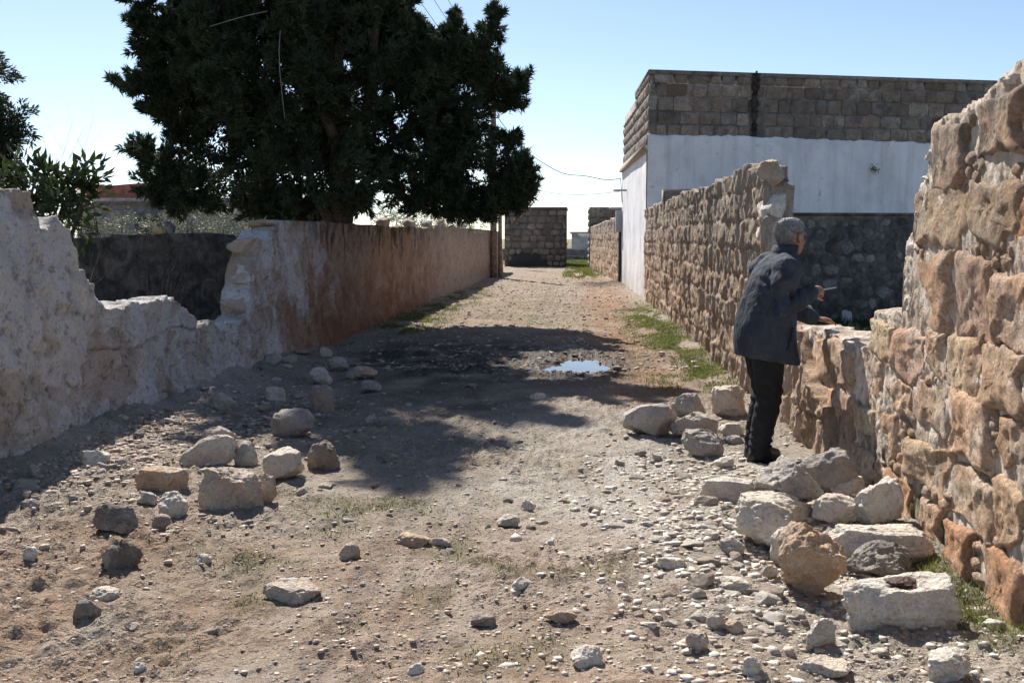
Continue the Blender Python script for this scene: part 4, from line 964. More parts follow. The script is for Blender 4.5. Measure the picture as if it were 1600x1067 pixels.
# ------------------------------------------------------------------ fallen rocks, one by one
RK = [
 ((305, 730, 415, 800), 'largest block in the left rubble, pinkish brown with pale rim', PINK, dict(boxy=.85, cuts=6, dr=.55, seed=1, lo=.7, hi=1.0)),
 ((280, 678, 372, 733), 'pale irregular slab leaning behind the largest left block', PALE, dict(boxy=.35, cuts=9, dr=.5, seed=2, tilt=(0, -.35), lo=.45)),
 ((314, 664, 370, 694), 'pale block peeking out behind the leaning slab on the left', PALE, dict(boxy=.7, seed=3)),
 ((366, 688, 405, 730), 'rounded grey rock beside the leaning slab', GREY, dict(boxy=.3, seed=4)),
 ((410, 699, 478, 753), 'grey block right of the largest left block, partly sunlit', PALE, dict(boxy=.7, seed=5, tilt=(0, -.25))),
 ((480, 687, 532, 737), 'dark angular rock at the right end of the left rubble', (.27, .25, .23), dict(boxy=.4, seed=6, cuts=12)),
 ((422, 638, 492, 687), 'broad grey boulder lying in the tree shade', (.42, .39, .37), dict(boxy=.55, seed=7)),
 ((212, 727, 298, 772), 'flat orange tinted block at the left front of the rubble', ORANGE, dict(boxy=.8, seed=8, cuts=6, dr=.6, lo=.7, hi=1.0)),
 ((247, 766, 297, 815), 'small chalky white block in front of the largest left block', WHITE, dict(boxy=.6, seed=9, rough=.08)),
 ((145, 786, 221, 838), 'dark blackened block at the left front', DARK, dict(boxy=.75, seed=10, dr=.7)),
 ((152, 840, 222, 898), 'dark pyramid shaped stone with pale top at lower left', (.22, .19, .17), dict(boxy=.15, seed=11, cuts=10, taper=.95)),
 ((118, 700, 177, 733), 'pale slab half in shadow at the foot of the left wall', WHITE, dict(boxy=.6, seed=12)),
 ((332, 613, 370, 645), 'rounded pale stone in shade near the left wall foot', (.50, .48, .46), dict(boxy=.3, seed=13)),
 ((411, 604, 450, 629), 'white jagged shard lying in the tree shade', WHITE, dict(boxy=.2, seed=14, lo=.4)),
 ((487, 600, 525, 646), 'upright squared block in shade with a bluish top', (.40, .37, .34), dict(boxy=.9, seed=15, cuts=4, lo=.8, hi=1.0)),
 ((483, 572, 522, 602), 'pale angular stone just behind the upright squared block', PALE, dict(boxy=.3, seed=16)),
 ((400, 738, 433, 790), 'tan stone tucked behind the right side of the largest left block', TAN, dict(boxy=.4, seed=17)),
 ((540, 570, 592, 594), 'flat tan slab in shade near the left wall', TAN, dict(boxy=.5, seed=18)),
 ((514, 556, 546, 582), 'grey stone leaning beside the flat tan slab in shade', (.45, .42, .40), dict(boxy=.4, seed=19)),
 ((500, 542, 520, 559), 'thin pale upright shard near the left wall foot', PALE, dict(boxy=.2, seed=20, dr=.4)),
 ((562, 594, 598, 616), 'grey wedge shaped stone in the tree shade', (.45, .42, .40), dict(boxy=.2, seed=21, lo=.4)),
 ((568, 647, 590, 667), 'dark bluish stone, left of a touching pair in shade', (.28, .28, .29), dict(boxy=.4, seed=22)),
 ((586, 650, 606, 668), 'dark bluish stone, right of a touching pair in shade', (.30, .29, .29), dict(boxy=.4, seed=23)),
 ((115, 933, 159, 970), 'small dark two toned stone near the lower left corner', (.20, .20, .20), dict(boxy=.4, seed=24)),
 ((38, 853, 62, 880), 'small white stone alone on the sunlit soil at far left', WHITE, dict(boxy=.4, seed=25)),
 ((304, 864, 332, 887), 'small pale stone on the moss in front of the left rubble', PALE, dict(boxy=.4, seed=26)),
 ((212, 766, 246, 792), 'small white wedge stone left of the chalky block', WHITE, dict(boxy=.3, seed=27)),
 ((236, 802, 271, 830), 'small brown stone below the chalky block', (.32, .25, .20), dict(boxy=.4, seed=28)),
 ((207, 1033, 231, 1057), 'small round white stone near the bottom left edge', WHITE, dict(boxy=.2, seed=29)),
 ((529, 848, 564, 877), 'small tan stone left of centre in the foreground', TAN, dict(boxy=.4, seed=30)),
 ((612, 831, 676, 854), 'flat orange brown stone in the middle foreground', ORANGE, dict(boxy=.5, seed=31)),
 ((672, 838, 706, 858), 'pinkish stone touching the flat orange brown one', PINK, dict(boxy=.4, seed=32)),
 ((735, 955, 776, 983), 'brown stone beside the moss strip in the foreground', (.30, .24, .20), dict(boxy=.5, seed=33)),
 ((796, 900, 833, 926), 'white stone with a pointed top in mid foreground', WHITE, dict(boxy=.3, seed=34)),
 ((890, 1008, 943, 1045), 'white lumpy stone at bottom centre', WHITE, dict(boxy=.4, seed=35, rough=.08)),
 ((845, 950, 904, 976), 'thin flat brown slab lying in the foreground', ORANGE, dict(boxy=.6, seed=36, dr=.45)),
 ((633, 1034, 664, 1060), 'white stone by the bottom edge left of centre', WHITE, dict(boxy=.4, seed=37)),
 ((775, 803, 813, 825), 'grey pale stone in the middle of the sunlit lane', PALE, dict(boxy=.4, seed=38)),
 ((811, 779, 838, 800), 'pale wedge stone in the middle of the lane', PALE, dict(boxy=.3, seed=39)),
 ((408, 902, 508, 944), 'flat pinkish slab set into the soil at lower left', PINK, dict(boxy=.4, seed=40, sink=.5)),
 ((827, 613, 854, 627), 'flat pale stone near the edge of the tree shadow', PALE, dict(boxy=.5, seed=41)),
 ((10, 748, 56, 778), 'grey stone in the wall shadow at far left', (.42, .40, .38), dict(boxy=.4, seed=42)),
 ((38, 724, 62, 752), 'upright grey stone against the left wall foot', (.42, .40, .38), dict(boxy=.4, seed=43)),
 ((32, 778, 62, 800), 'small grey stone in the wall shadow at far left', (.45, .42, .40), dict(boxy=.4, seed=44)),
 ((140, 916, 190, 942), 'pale low stone left of the dark two toned one', PALE, dict(boxy=.4, seed=45, sink=.3)),
 # right, by the man
 ((972, 625, 1059, 684), 'large rounded grey boulder at the left of the group by the man', (.47, .45, .43), dict(boxy=.45, seed=51, cuts=6, rough=.04)),
 ((1048, 613, 1103, 656), 'rounded grey stone behind the tilted pink slab', GREY, dict(boxy=.3, seed=52)),
 ((1110, 602, 1167, 654), 'pale squared boulder right behind the man', PALE, dict(boxy=.7, seed=53, cuts=6)),
 ((1043, 642, 1123, 690), 'tilted pinkish slab between the grey boulders', PINK, dict(boxy=.6, seed=54, tilt=(.1, .25), dr=.6)),
 ((1065, 669, 1131, 716), 'faceted grey stone in front of the tilted slab', (.40, .38, .36), dict(boxy=.4, seed=55, cuts=12)),
 ((1117, 660, 1162, 684), 'flat grey stone behind the man, upper of two', PALE, dict(boxy=.5, seed=56)),
 ((1130, 679, 1162, 696), 'flat grey stone behind the man, lower of two', (.48, .46, .44), dict(boxy=.5, seed=57)),
 ((1114, 711, 1146, 734), 'pale low stone just left of the man\'s shoes', PALE, dict(boxy=.4, seed=58)),
 ((1092, 744, 1184, 790), 'long pale slab left of the heap beside the man', WHITE, dict(boxy=.75, seed=59, cuts=5, dr=.55, lo=.7, hi=1.0)),
 ((1245, 697, 1331, 778), 'dark grey boulder against the wall behind the heap', (.36, .34, .33), dict(boxy=.4, seed=60)),
 ((1150, 768, 1272, 822), 'broad slab under the topmost grey block of the heap', PALE, dict(boxy=.7, seed=62, dr=.7)),
 ((1179, 714, 1284, 792), 'big grey block lying on top of the heap by the man', (.46, .44, .42), dict(boxy=.65, seed=61, tilt=(.1, .2), z=.10)),
 ((1295, 741, 1352, 778), 'pale stone at the back of the heap next to the wall', PALE, dict(boxy=.4, seed=64)),
 ((1335, 744, 1412, 828), 'white and brown pointed boulder leaning on the wall', WHITE, dict(boxy=.3, seed=65, lo=.5)),
 ((1268, 768, 1342, 826), 'white rough boulder in the middle of the heap', WHITE, dict(boxy=.4, seed=63, rough=.07)),
 ((1145, 780, 1252, 868), 'big white boulder at the left front of the heap', WHITE, dict(boxy=.5, seed=66)),
 ((1284, 820, 1456, 888), 'long pale slab across the front of the heap', WHITE, dict(boxy=.75, seed=67, cuts=6, dr=.45, yaw=.1, lo=.65, hi=1.0)),
 ((1202, 818, 1246, 888), 'white stone squeezed left of the orange boulder', WHITE, dict(boxy=.4, seed=68)),
 ((1209, 812, 1321, 945), 'large orange boulder with a paler underside', ORANGE, dict(boxy=.35, seed=69, cuts=10, tilt=(.2, -.3), dr=.85)),
 ((1322, 845, 1426, 915), 'dark grey blackened boulder behind the front slab', (.19, .185, .18), dict(boxy=.4, seed=70)),
 ((1307, 893, 1499, 990), 'big white slab in front with a dark red hollow on top', WHITE, dict(boxy=.6, seed=71, cuts=8, dr=.55, yaw=.1, lo=.6, hi=1.0)),
 ((1124, 836, 1166, 872), 'pale chunk left of the big white boulder', PALE, dict(boxy=.4, seed=72)),
 ((1022, 866, 1072, 891), 'pale flat stone on the whitish gravel', WHITE, dict(boxy=.4, seed=73, sink=.25)),
 ((1440, 1012, 1516, 1072), 'rough white rock near the lower right corner', WHITE, dict(boxy=.4, seed=74, rough=.1)),
 ((1256, 963, 1306, 1016), 'crumbly white lump of mortar below the orange boulder', (.72, .70, .66), dict(boxy=.3, seed=75, rough=.12)),
 ((1244, 1026, 1332, 1067), 'flat pale slab at the bottom right', PALE, dict(boxy=.4, seed=76, sink=.2)),
 ((1158, 1023, 1190, 1062), 'white stone at the bottom, right of centre', WHITE, dict(boxy=.4, seed=77)),
 ((1182, 1046, 1204, 1066), 'grey stone touching the white one at the bottom', (.48, .46, .44), dict(boxy=.4, seed=78)),
 ((1535, 966, 1570, 992), 'small white chip on the moss by the right wall', WHITE, dict(boxy=.4, seed=79)),
 ((1118, 900, 1176, 926), 'flat grey stone on the whitish gravel left of the orange boulder', PALE, dict(boxy=.5, seed=80, sink=.2)),
 ((1103, 953, 1136, 986), 'pale upright stone in the right foreground gravel', PALE, dict(boxy=.4, seed=81)),
 ((1132, 967, 1162, 993), 'tan stone beside the upright one in the gravel', TAN, dict(boxy=.4, seed=82)),
 ((1070, 985, 1108, 1020), 'pinkish stone in the right foreground gravel', PINK, dict(boxy=.4, seed=83)),
 ((1190, 880, 1215, 905), 'small white stone at the left foot of the orange boulder', WHITE, dict(boxy=.4, seed=84)),
]
ROCKS = [rock(b, l, c, **kw) for b, l, c, kw in RK]
# the front slab's hollow filled with dark red residue
slab_o = ROCKS[[q[1] for q in RK].index('big white slab in front with a dark red hollow on top')]
me = slab_o.data; vz = np.empty(len(me.vertices)*3); me.vertices.foreach_get('co', vz); vz = vz.reshape(-1, 3)
ext = np.ptp(vz, 0); hit = np.exp(-(((vz[:, 0]-.02*ext[0])/(.17*ext[0]))**2+((vz[:, 1]+.02*ext[1])/(.18*ext[1]))**2))*(vz[:, 2] > vz[:, 2].max()-.45*ext[2])
vz[:, 2] -= .16*ext[2]*hit; me.vertices.foreach_set('co', vz.ravel()); me.update()
ti = vz[:, 2][(np.abs(vz[:, 0]-.02*ext[0]) < .08*ext[0]) & (np.abs(vz[:, 1]) < .1*ext[1]) & (vz[:, 2] > vz[:, 2].mean())].mean()
v, f = rockshape(99, 4, .2, 7, .22); mres = m_simple('dark_red_residue', (.055, .018, .014), .6, .4, .5, 60, .9)
o = build('residue', v*np.array([ext[0]*.32, ext[1]*.38, .042])+ORG[slab_o.name]+np.array([.02*ext[0], -.02*ext[1], ti+.008]), f, mres, slab_o)

# loose smaller stones, each an object, sharing a few meshes
rnd = random.Random(77); nr = np.random.RandomState(77)
VAR = []
for i in range(14):
    v, f = rockshape(900+i, 3, rnd.uniform(.2, .7), 9, .07, .45, .9); v[:, 2] += .32; VAR.append(make_mesh('loose_stone', v*np.array([1, rnd.uniform(.6, 1), rnd.uniform(.35, .7)]), f, M['rock']))
ZONES = [('left', 'loose fist sized stone lying around the left rubble', 'loose stones around the left rubble', 45, lambda: (rnd.gauss(330, 190), rnd.gauss(790, 75)), (10, 26)),
         ('shade', 'loose stone scattered in the tree shade on the lane', 'loose stones in the tree shade', 35, lambda: (rnd.uniform(380, 860), rnd.uniform(575, 740)), (7, 18)),
         ('right', 'loose pale stone lying around the right heap of rubble', 'loose stones around the right heap', 70, lambda: (rnd.gauss(1140, 90), rnd.gauss(880, 90)), (9, 26)),
         ('fore', 'loose stone on the sunlit foreground soil', 'loose stones in the foreground', 60, lambda: (rnd.uniform(20, 1560), rnd.uniform(820, 1066)), (8, 22)),
         ('mid', 'loose stone in the middle of the sunlit lane', 'loose stones in the middle of the lane', 50, lambda: (rnd.gauss(820, 150), rnd.gauss(760, 60)), (7, 20)),
         ('heap', 'x', 'broken chunks around the right heap', 60, lambda: (rnd.gauss(1200, 95), rnd.gauss(880, 90)), (20, 46)), ('foot', 'x', 'broken chunks along the left wall foot', 40, lambda: (lambda u: (u, 742-.42*(u-20)+rnd.uniform(5, 75)))(rnd.uniform(10, 540)), (12, 34))]
USED = set()
taken = [(b, 1) for b, _, _, _ in RK]
LAND = [(360, 770, 'the largest left block'), (183, 812, 'the blackened left block'), (187, 870, 'the dark pyramid stone'), (137, 952, 'the dark two toned stone'), (50, 866, 'the white stone at far left'), (456, 662, 'the broad shaded boulder'),
 (506, 712, 'the dark angular rock'), (505, 625, 'the upright squared block'), (351, 630, 'the rounded shaded stone'), (430, 617, 'the white jagged shard'), (458, 922, 'the flat pinkish slab'), (219, 1045, 'the round white stone at bottom left'), (547, 862, 'the small tan stone'),
 (645, 842, 'the flat orange brown stone'), (755, 970, 'the brown stone by the moss'), (814, 913, 'the pointed white stone'), (916, 1026, 'the lumpy white stone'), (874, 962, 'the thin brown slab'), (648, 1047, 'the white bottom edge stone'), (794, 814, 'the mid lane grey stone'),
 (824, 790, 'the pale wedge stone'), (840, 620, 'the flat stone at the shadow edge'), (1015, 655, 'the large rounded grey boulder'), (1098, 692, 'the faceted grey stone'), (1137, 767, 'the long pale slab'), (1200, 825, 'the big white boulder'), (1265, 880, 'the orange boulder'),
 (1400, 940, 'the front white slab'), (1047, 878, 'the flat stone on the gravel'), (1280, 990, 'the crumbly mortar lump'), (1478, 1040, 'the rough corner rock'), (1120, 970, 'the upright gravel stone'), (1174, 1042, 'the white stone at the bottom'), (587, 658, 'the bluish pair of stones'), (900, 567, 'the bright puddle'), (650, 760, 'the ragged tree shadow edge'), (930, 740, 'the sunlit middle of the lane'), (300, 950, 'the lower left moss'), (1010, 980, 'the bottom centre gravel')]
for zn, lb, gr, n, fn, (a, b) in ZONES:
    k = 0
    while k < n:
        px, py = fn(); py = min(max(py, 560), 1064)
        g = onz(px, py)
        if g[0] < float(XL(g[1]))+.12 or g[0] > 1.62 or any(q[0][0]-6 < px < q[0][2]+6 and q[0][1] < py < q[0][3]+5 for q in taken): continue
        o = link('loose_stone', VAR[rnd.randrange(14)], (g[0], g[1], gz_at(g[0], g[1])-.003)); w = rnd.uniform(a, b)**1.0*g[1]/1600*rnd.choice([.7, .8, 1, 1.15])
        o.scale = (w, w, w*rnd.uniform(.8, 1.1)); o.rotation_euler = (rnd.uniform(-.2, .2), rnd.uniform(-.2, .2), rnd.uniform(0, 6.28))
        cn, c = rnd.choice([('white', WHITE), ('white', WHITE), ('pale', PALE), ('pinkish', PINK)] if zn == 'heap' else [('pale', PALE), ('pale', PALE), ('white', WHITE), ('white', WHITE), ('pinkish', PINK), ('tan', TAN), ('grey', GREY), ('brown', (.34, .28, .24))]); o.color = (*c, 1)
        lm = min(LAND, key=lambda q: (q[0]-px)**2+((q[1]-py)*1.6)**2); dx, dy = px-lm[0], (py-lm[1])*1.6
        side = ('left of' if dx < 0 else 'right of') if abs(dx) > abs(dy) else ('behind' if dy < 0 else 'in front of')
        near = 'close ' if math.hypot(dx, dy) < 75 else ''
        size = 'tiny' if w*1600/g[1] < 10 else ('small' if w*1600/g[1] < 17 else ('fist sized' if w*1600/g[1] < 25 else 'head sized'))
        lbl = f'{size} {cn} loose stone {near}{side} {lm[2]}'
        for shp in ('', 'flat ', 'jagged ', 'lumpy ', 'narrow '):
            full = lbl.replace(cn+' loose', cn+' '+shp+'loose')
            if full not in USED: break
        if shp == 'flat ': o.scale[2] *= .55
        if shp == 'narrow ': o.scale[1] *= .55
        USED.add(full); tag(o, full, 'stone', gr); k += 1

# gravel: thousands of pebbles, uncountable
def pebbles(n, sampler, smin, smax, seed, name, label, cols):
    r = np.random.RandomState(seed); P = sampler(r, n); n = len(P)
    bv = np.array([(x, y, z) for x in (-.75, .75) for y in (-.75, .75) for z in (-.75, .75)]); bf = np.array([(0, 1, 3), (0, 3, 2), (4, 7, 5), (4, 6, 7), (0, 5, 1), (0, 4, 5), (2, 3, 7), (2, 7, 6), (0, 2, 6), (0, 6, 4), (1, 5, 7), (1, 7, 3)]); s = smin*(smax/smin)**(r.rand(n)**2.6); h = r.uniform(.3, .75, n)
    jit = 1+r.uniform(-.5, .3, (n, len(bv), 3)); v = bv[None]*jit*s[:, None, None]*.5; v[..., 2] *= h[:, None]; v[..., 0] *= r.uniform(.8, 1.5, n)[:, None]
    a = r.uniform(0, 6.28, n); ca, sa = np.cos(a)[:, None], np.sin(a)[:, None]; x = v[..., 0]*ca-v[..., 1]*sa; y = v[..., 0]*sa+v[..., 1]*ca
    z0 = ground_h(P[:, 0], P[:, 1]); v = np.stack([x+P[:, :1], y+P[:, 1:2], v[..., 2]+z0[:, None]+(s*.01)[:, None]], -1)
    f = (bf[None]+(np.arange(n)*len(bv))[:, None, None]).reshape(-1, 3)
    c = np.asarray(cols)[r.randint(0, len(cols), n)]*r.uniform(.7, 1.15, n)[:, None]
    o = build(name, v.reshape(-1, 3), f, M['pebble'], None, (0, 6, 0), False, np.repeat(c, len(bv), 0)); stuff(o, label, 'gravel'); return o
t = NT('pebble_limestone', .93, .2); at = t.n('ShaderNodeAttribute', attribute_name='Col'); nz_ = t.noise(t.pos(), 60, 4, .6)
t.color(t.mix(t.rng(nz_, .35, .6, .5, 0), at.outputs['Color'], (.25, .2, .17))); t.bump(nz_, .6, .006); M['pebble'] = t.m
PC = [(.52, .44, .36), (.57, .51, .44), (.48, .39, .31), (.43, .31, .23), (.33, .28, .24), (.48, .40, .33)]
def samp_all(r, n):
    y = 3.1+(r.rand(n)**1.7)*11; x = r.uniform(-3.6, 1.7, n); k = fbm(xyz(x*1.3, y*1.3, 0), 3, 909)
    keep = (r.rand(n) < np.clip(.22+1.3*k, .05, 1)) & (x > XL(y)+.1) & (pud(x, y) > 1.15); return np.c_[x, y][keep]
pebbles(48000, samp_all, .004, .030, 5, 'lane_gravel', 'fine stones and grit scattered over the dirt lane', PC)
def samp_right(r, n):
    x = r.normal(.95, .5, n); y = r.normal(5.3, 1.2, n); keep = (x < 1.7) & (y > 3.2); return np.c_[x, y][keep]
pebbles(11000, samp_right, .004, .060, 6, 'rubble_gravel', 'whitish rubble fragments around the right hand rock heap', [(.60, .55, .48), (.66, .62, .55), (.56, .50, .43), (.52, .44, .36)])
def samp_left(r, n):
    y = r.normal(7.6, 1.6, n); x = XL(y)+.2+np.abs(r.normal(0, .75, n)); keep = y > 3.6; return np.c_[x, y][keep]
pebbles(9000, samp_left, .005, .065, 7, 'rubble_gravel', 'broken stone fragments along the foot of the left wall', PC)
def samp_pud(r, n):
    a = r.uniform(0, 6.28, n); q = r.uniform(.35, 1.5, n); return np.c_[.04+np.cos(a)*q*.36, 12.75+np.sin(a)*q*1.02]
pebbles(130, samp_pud, .03, .11, 9, 'mud_clods', 'dark mud clods and stones poking out of the puddle', [(.10, .085, .07), (.14, .12, .10), (.2, .17, .14)])
def samp_far(r, n):
    y = 12+r.rand(n)**1.5*26; x = r.uniform(-3.3, 1.6, n); return np.c_[x, y][pud(x, y) > 1.3]
pebbles(5000, samp_far, .02, .09, 8, 'lane_gravel', 'stones scattered along the far length of the lane', PC)

# grass
def blades(n, sampler, h0, h1, w, seed, name, label, mat):
    r = np.random.RandomState(seed); P = sampler(r, n); n = len(P); z = ground_h(P[:, 0], P[:, 1])
    d = r.normal(size=(n, 3))*.55; d[:, 2] = 1; d /= np.linalg.norm(d, axis=1, keepdims=True); h = r.uniform(h0, h1, n)
    v, f = leaves(np.c_[P, z-.005], d, h, np.full(n, w)*r.uniform(.6, 1.3, n), r); o = build(name, v, f, mat, None, (0, 10, 0), False); stuff(o, label, 'grass')
def by_mask(mask, x0, x1, y0, y1, pw=1.0):
    def s(r, n):
        y = y0+(y1-y0)*r.rand(n)**pw; x = r.uniform(x0, x1, n); return np.c_[x, y][r.rand(n) < mask(x, y)**1.5]
    return s
blades(70000, by_mask(green_mask, .7, 1.72, 9.5, 26, 1.6), .015, .055, .010, 1, 'grass', 'green grass verge along the foot of the right wall', M['grass'])
blades(50000, by_mask(green_mask, -3.6, -1.9, 13, 36, 1.3), .02, .07, .013, 2, 'grass', 'green weeds along the foot of the left wall', M['grass'])
blades(26000, by_mask(green_mask, -.6, 2.0, 36, 70), .05, .16, .03, 3, 'grass', 'bright grass at the far end of the lane', M['grass'])
blades(9000, by_mask(green_mask, 1.35, 1.75, 3.5, 5.8), .012, .055, .005, 4, 'grass', 'small weeds at the foot of the near right wall', M['grass'])
blades(60000, by_mask(moss_mask, -2.4, 1.2, 3.2, 9), .008, .028, .005, 5, 'moss', 'low olive green moss patches on the foreground soil', M['moss'])
blades(20000, by_mask(green_mask, 2.2, 9, 8, 20), .05, .25, .02, 6, 'weeds', 'dark weeds in the yard behind the broken wall', M['broad'])
blades(14000, by_mask(green_mask, -9, -4.2, 6, 16), .05, .3, .02, 7, 'weeds', 'weeds in the garden behind the left wall', M['broad'])
# ------------------------------------------------------------------ the man
ANK = np.array([1.25, 7.2, 0]); ANK[2] = gz_at(1.25, 7.2)
PH = math.radians(18)
def W(p):       # local (forward, left, up) -> world
    p = np.asarray(p, float); c, s = math.cos(PH), math.sin(PH)
    q = np.empty_like(p); q[..., 0] = p[..., 0]*c-p[..., 1]*s; q[..., 1] = p[..., 0]*s+p[..., 1]*c; q[..., 2] = p[..., 2]
    return q*1.022+ANK
person = empty('person', tuple(ANK)); tag(person, 'grey haired man in dark jacket leaning on the broken wall with a phone', 'person')
def fabric(name, c, sc_=1.0, rough=.85):
    t = NT(name, rough, .2); p = t.pos(); a = t.noise(p, 7, 4, .55, .8); b = t.noise(t.pos((1, 1, .45)), 13, 4, .6, 1.2); w = t.noise(p, 300, 2, .5)
    t.color(t.mix(t.rng(a, .35, .65, 0, 1), tuple(x*.8 for x in c), tuple(x*1.2 for x in c)))
    n1 = t.bump(b, .5, .025*sc_); t.bump(w, .25, .002, n1); return t.m
M['jacket'] = fabric('dark_slate_jacket', (.040, .047, .060)); M['trousers'] = fabric('black_trousers', (.020, .020, .022)); 
t = NT('skin', .55, .4); a = t.noise(t.pos(), 40, 4, .6); t.color(t.mix(t.rng(a, .35, .65, 0, 1), (.25, .125, .075), (.33, .175, .11))); t.b.inputs['Subsurface Weight'].default_value = .08; t.bump(a, .15, .004); M['skin'] = t.m
M['hair'] = m_simple('grey_hair', (.27, .265, .26), .6, .4, .3, 40, .0); M['shoe'] = m_simple('black_leather_shoe', (.018, .017, .017), .4, .5, .3, 30, .2)
M['lining'] = m_simple('dark_shirt', (.03, .035, .055), .9, .1, .2, 30, .1)
fx, ly, uz = np.array([1., 0, 0]), np.array([0, 1., 0]), np.array([0, 0, 1.])
HC_ = np.array([.235, .0, 1.425]); HY = math.radians(15)          # chin level, extra head turn
hf = np.array([math.cos(HY), math.sin(HY), 0]); hl = np.array([-math.sin(HY), math.cos(HY), 0])
lean = np.array([.02, 0, 0])
SK = [(0.0, .058, .026, .026), (.02, .045, .052, .042), (.05, .028, .076, .056), (.085, .012, .090, .065), (.12, .002, .097, .071), (.155, -.004, .100, .075), (.19, -.006, .095, .071), (.215, -.008, .078, .058), (.235, -.010, .050, .038), (.245, -.010, .018, .014)]
def skull(L, g=0.0, z0=-1):
    L.rings([(HC_+uz*z+hf*c, hf*(d+g), hl*(w+g)) for z, c, d, w in SK if z >= z0], 20)
def hand(L, wr, d, n, curl, s=1.0, thumb=1, spread=.10):
    """wrist, finger direction, back-of-hand normal; four fingers and a thumb"""
    d = np.asarray(d, float); d /= np.linalg.norm(d); n = np.asarray(n, float); n -= d*(n@d); n /= np.linalg.norm(n); sd_ = np.cross(n, d)*thumb
    palm = wr+d*.095*s
    L.tube([wr-d*.02, wr+d*.03*s, wr+d*.07*s, palm], [.027*s, .036*s, .041*s, .038*s], 12, .46, n)
    for i, (off, ln) in enumerate([(.030, .072), (.010, .080), (-.011, .075), (-.030, .058)]):
        b = wr+d*(.088-.006*abs(i-1))*s+sd_*off*s; q = d+sd_*spread*(1.2-i*.8); q /= np.linalg.norm(q); pts = [b-q*.02]; p = b; a = curl*.55
        for k in range(3):
            q2 = q*math.cos(a)-n*math.sin(a); p = p+q2*ln*s*(.46, .31, .25)[k]; pts.append(p); a += curl*(1.0-.1*i)
        L.tube(pts, [.0098*s, .0094*s, .0085*s, .0072*s], 8)
    b = wr+d*.025*s+sd_*.03*s; q = d*.75+sd_*.8-n*.35; q /= np.linalg.norm(q); q2 = d*.95+sd_*.25-n*.35; q2 /= np.linalg.norm(q2)
    L.tube([b-q*.01, b+q*.035*s, b+q*.035*s+q2*.03*s, b+q*.035*s+q2*.055*s], [.014*s, .0115*s, .0105*s, .0085*s], 8)
SHR, ELR, WRR = np.array([.115, -.185, 1.335]), np.array([.035, -.275, 1.085]), np.array([.300, -.165, 1.175])
SHL = np.array([.125, .185, 1.335]); wl = np.array([1.70, 7.50, .955])-ANK; cph, sph = math.cos(PH), math.sin(PH)
WRL = np.array([wl[0]*cph+wl[1]*sph, -wl[0]*sph+wl[1]*cph, wl[2]]); ELL = (SHL+WRL)/2+np.array([-.04, .10, -.07])
B = Loft(); skull(B)
B.tube([HC_+hf*.0+uz*.10, np.array([.205, 0, 1.45]), np.array([.15, 0, 1.36])], [.058, .060, .075], 14)
B.tube([HC_+hf*.094+uz*.125, HC_+hf*.112+uz*.098, HC_+hf*.122+uz*.082, HC_+hf*.098+uz*.073], [.011, .014, .017, .012], 8)       # nose
B.tube([HC_+hf*.088+hl*.045+uz*.140, HC_+hf*.102+uz*.143, HC_+hf*.088-hl*.045+uz*.140], [.011, .012, .011], 8)                  # brow
B.tube([HC_+hf*.088+hl*.024+uz*.048, HC_+hf*.100+uz*.050, HC_+hf*.088-hl*.024+uz*.048], [.007, .009, .007], 8)                  # lips
for s_ in (1, -1):
    c = HC_+hl*s_*.083+hf*.002+uz*.105; B.ellipsoid(c, hf*.021-hl*s_*.010, hl*.010, uz*.037+hf*-.006)
    B.ellipsoid(HC_+hf*.075+hl*s_*.04+uz*.085, hf*.02, hl*.022, uz*.02)
B.rings([((c, 0, z), fx*d, ly*w) for z, c, d, w in [(.80, .06, .12, .15), (1.0, .07, .13, .16), (1.2, .10, .11, .16), (1.32, .13, .08, .14), (1.40, .155, .06, .07)]], 16)
B.tube([SHR, ELR, WRR], [.042, .034, .028], 10); B.tube([SHL, ELL, WRL], [.042, .034, .028], 10)
dr_ = np.array([.85, .30, .10]); hand(B, WRR+np.array([.0, 0, 0]), dr_, np.array([.15, -.75, .6]), .65, 1.0, -1)
dl_ = np.array([.95, -.15, -.16]); hand(B, WRL, dl_, np.array([.12, .05, 1]), .28, 1.0, -1)
AR, AL = np.array([.0, -.085, .07]), np.array([.075, .115, .07]); KR, KL = np.array([.055, -.095, .47]), np.array([.125, .105, .47]); HPR, HPL = np.array([.03, -.09, .86]), np.array([.05, .09, .86])
for h_, k_, a_ in ((HPR, KR, AR), (HPL, KL, AL)): B.tube([h_, k_, a_], [.085, .058, .040], 12)
v, f = B.remesh(.0072, 4); build('body', W(v), f, M['skin'], person, tuple(ANK))
# eyes
for s_ in (1, -1):
    L = Loft(); L.ellipsoid(HC_+hf*.088+hl*s_*.032+uz*.122, hf*.012, hl*.012, uz*.011, 10, 7); L.v = [W(q) for q in L.v]; L.put('eye', M['glassdark'], person)
# hair
H = Loft(); skull(H, .011, .03); hv, hfc = H.remesh(.008, 3)
rel = hv-HC_; f_ = rel@hf; z_ = rel[:, 2]; thr = np.interp(f_, [-.11, -.05, -.005, .02, .05, .085, .12], [.045, .05, .075, .125, .150, .195, .22])
nrm = rel-uz*.13; nrm /= np.linalg.norm(nrm, axis=1, keepdims=True); inside = (z_ > thr+.008*fbm(hv*60, 2, 4)) & ~((np.abs(f_-.004) < .027) & (z_ < .142))
hv2 = hv+nrm*(.003*fbm(hv*np.array([45, 45, 25]), 3, 5)+.003)[:, None]-nrm*(np.clip((thr+.02-z_)/.02, 0, 1)*.008)[:, None]
hf2 = [q for q in hfc if all(inside[i] for i in q)]
used = sorted({i for q in hf2 for i in q}); mp = {i: k for k, i in enumerate(used)}
hair = build('hair', W(hv2[used]), [tuple(mp[i] for i in q) for q in hf2], M['hair'], person, tuple(ANK))
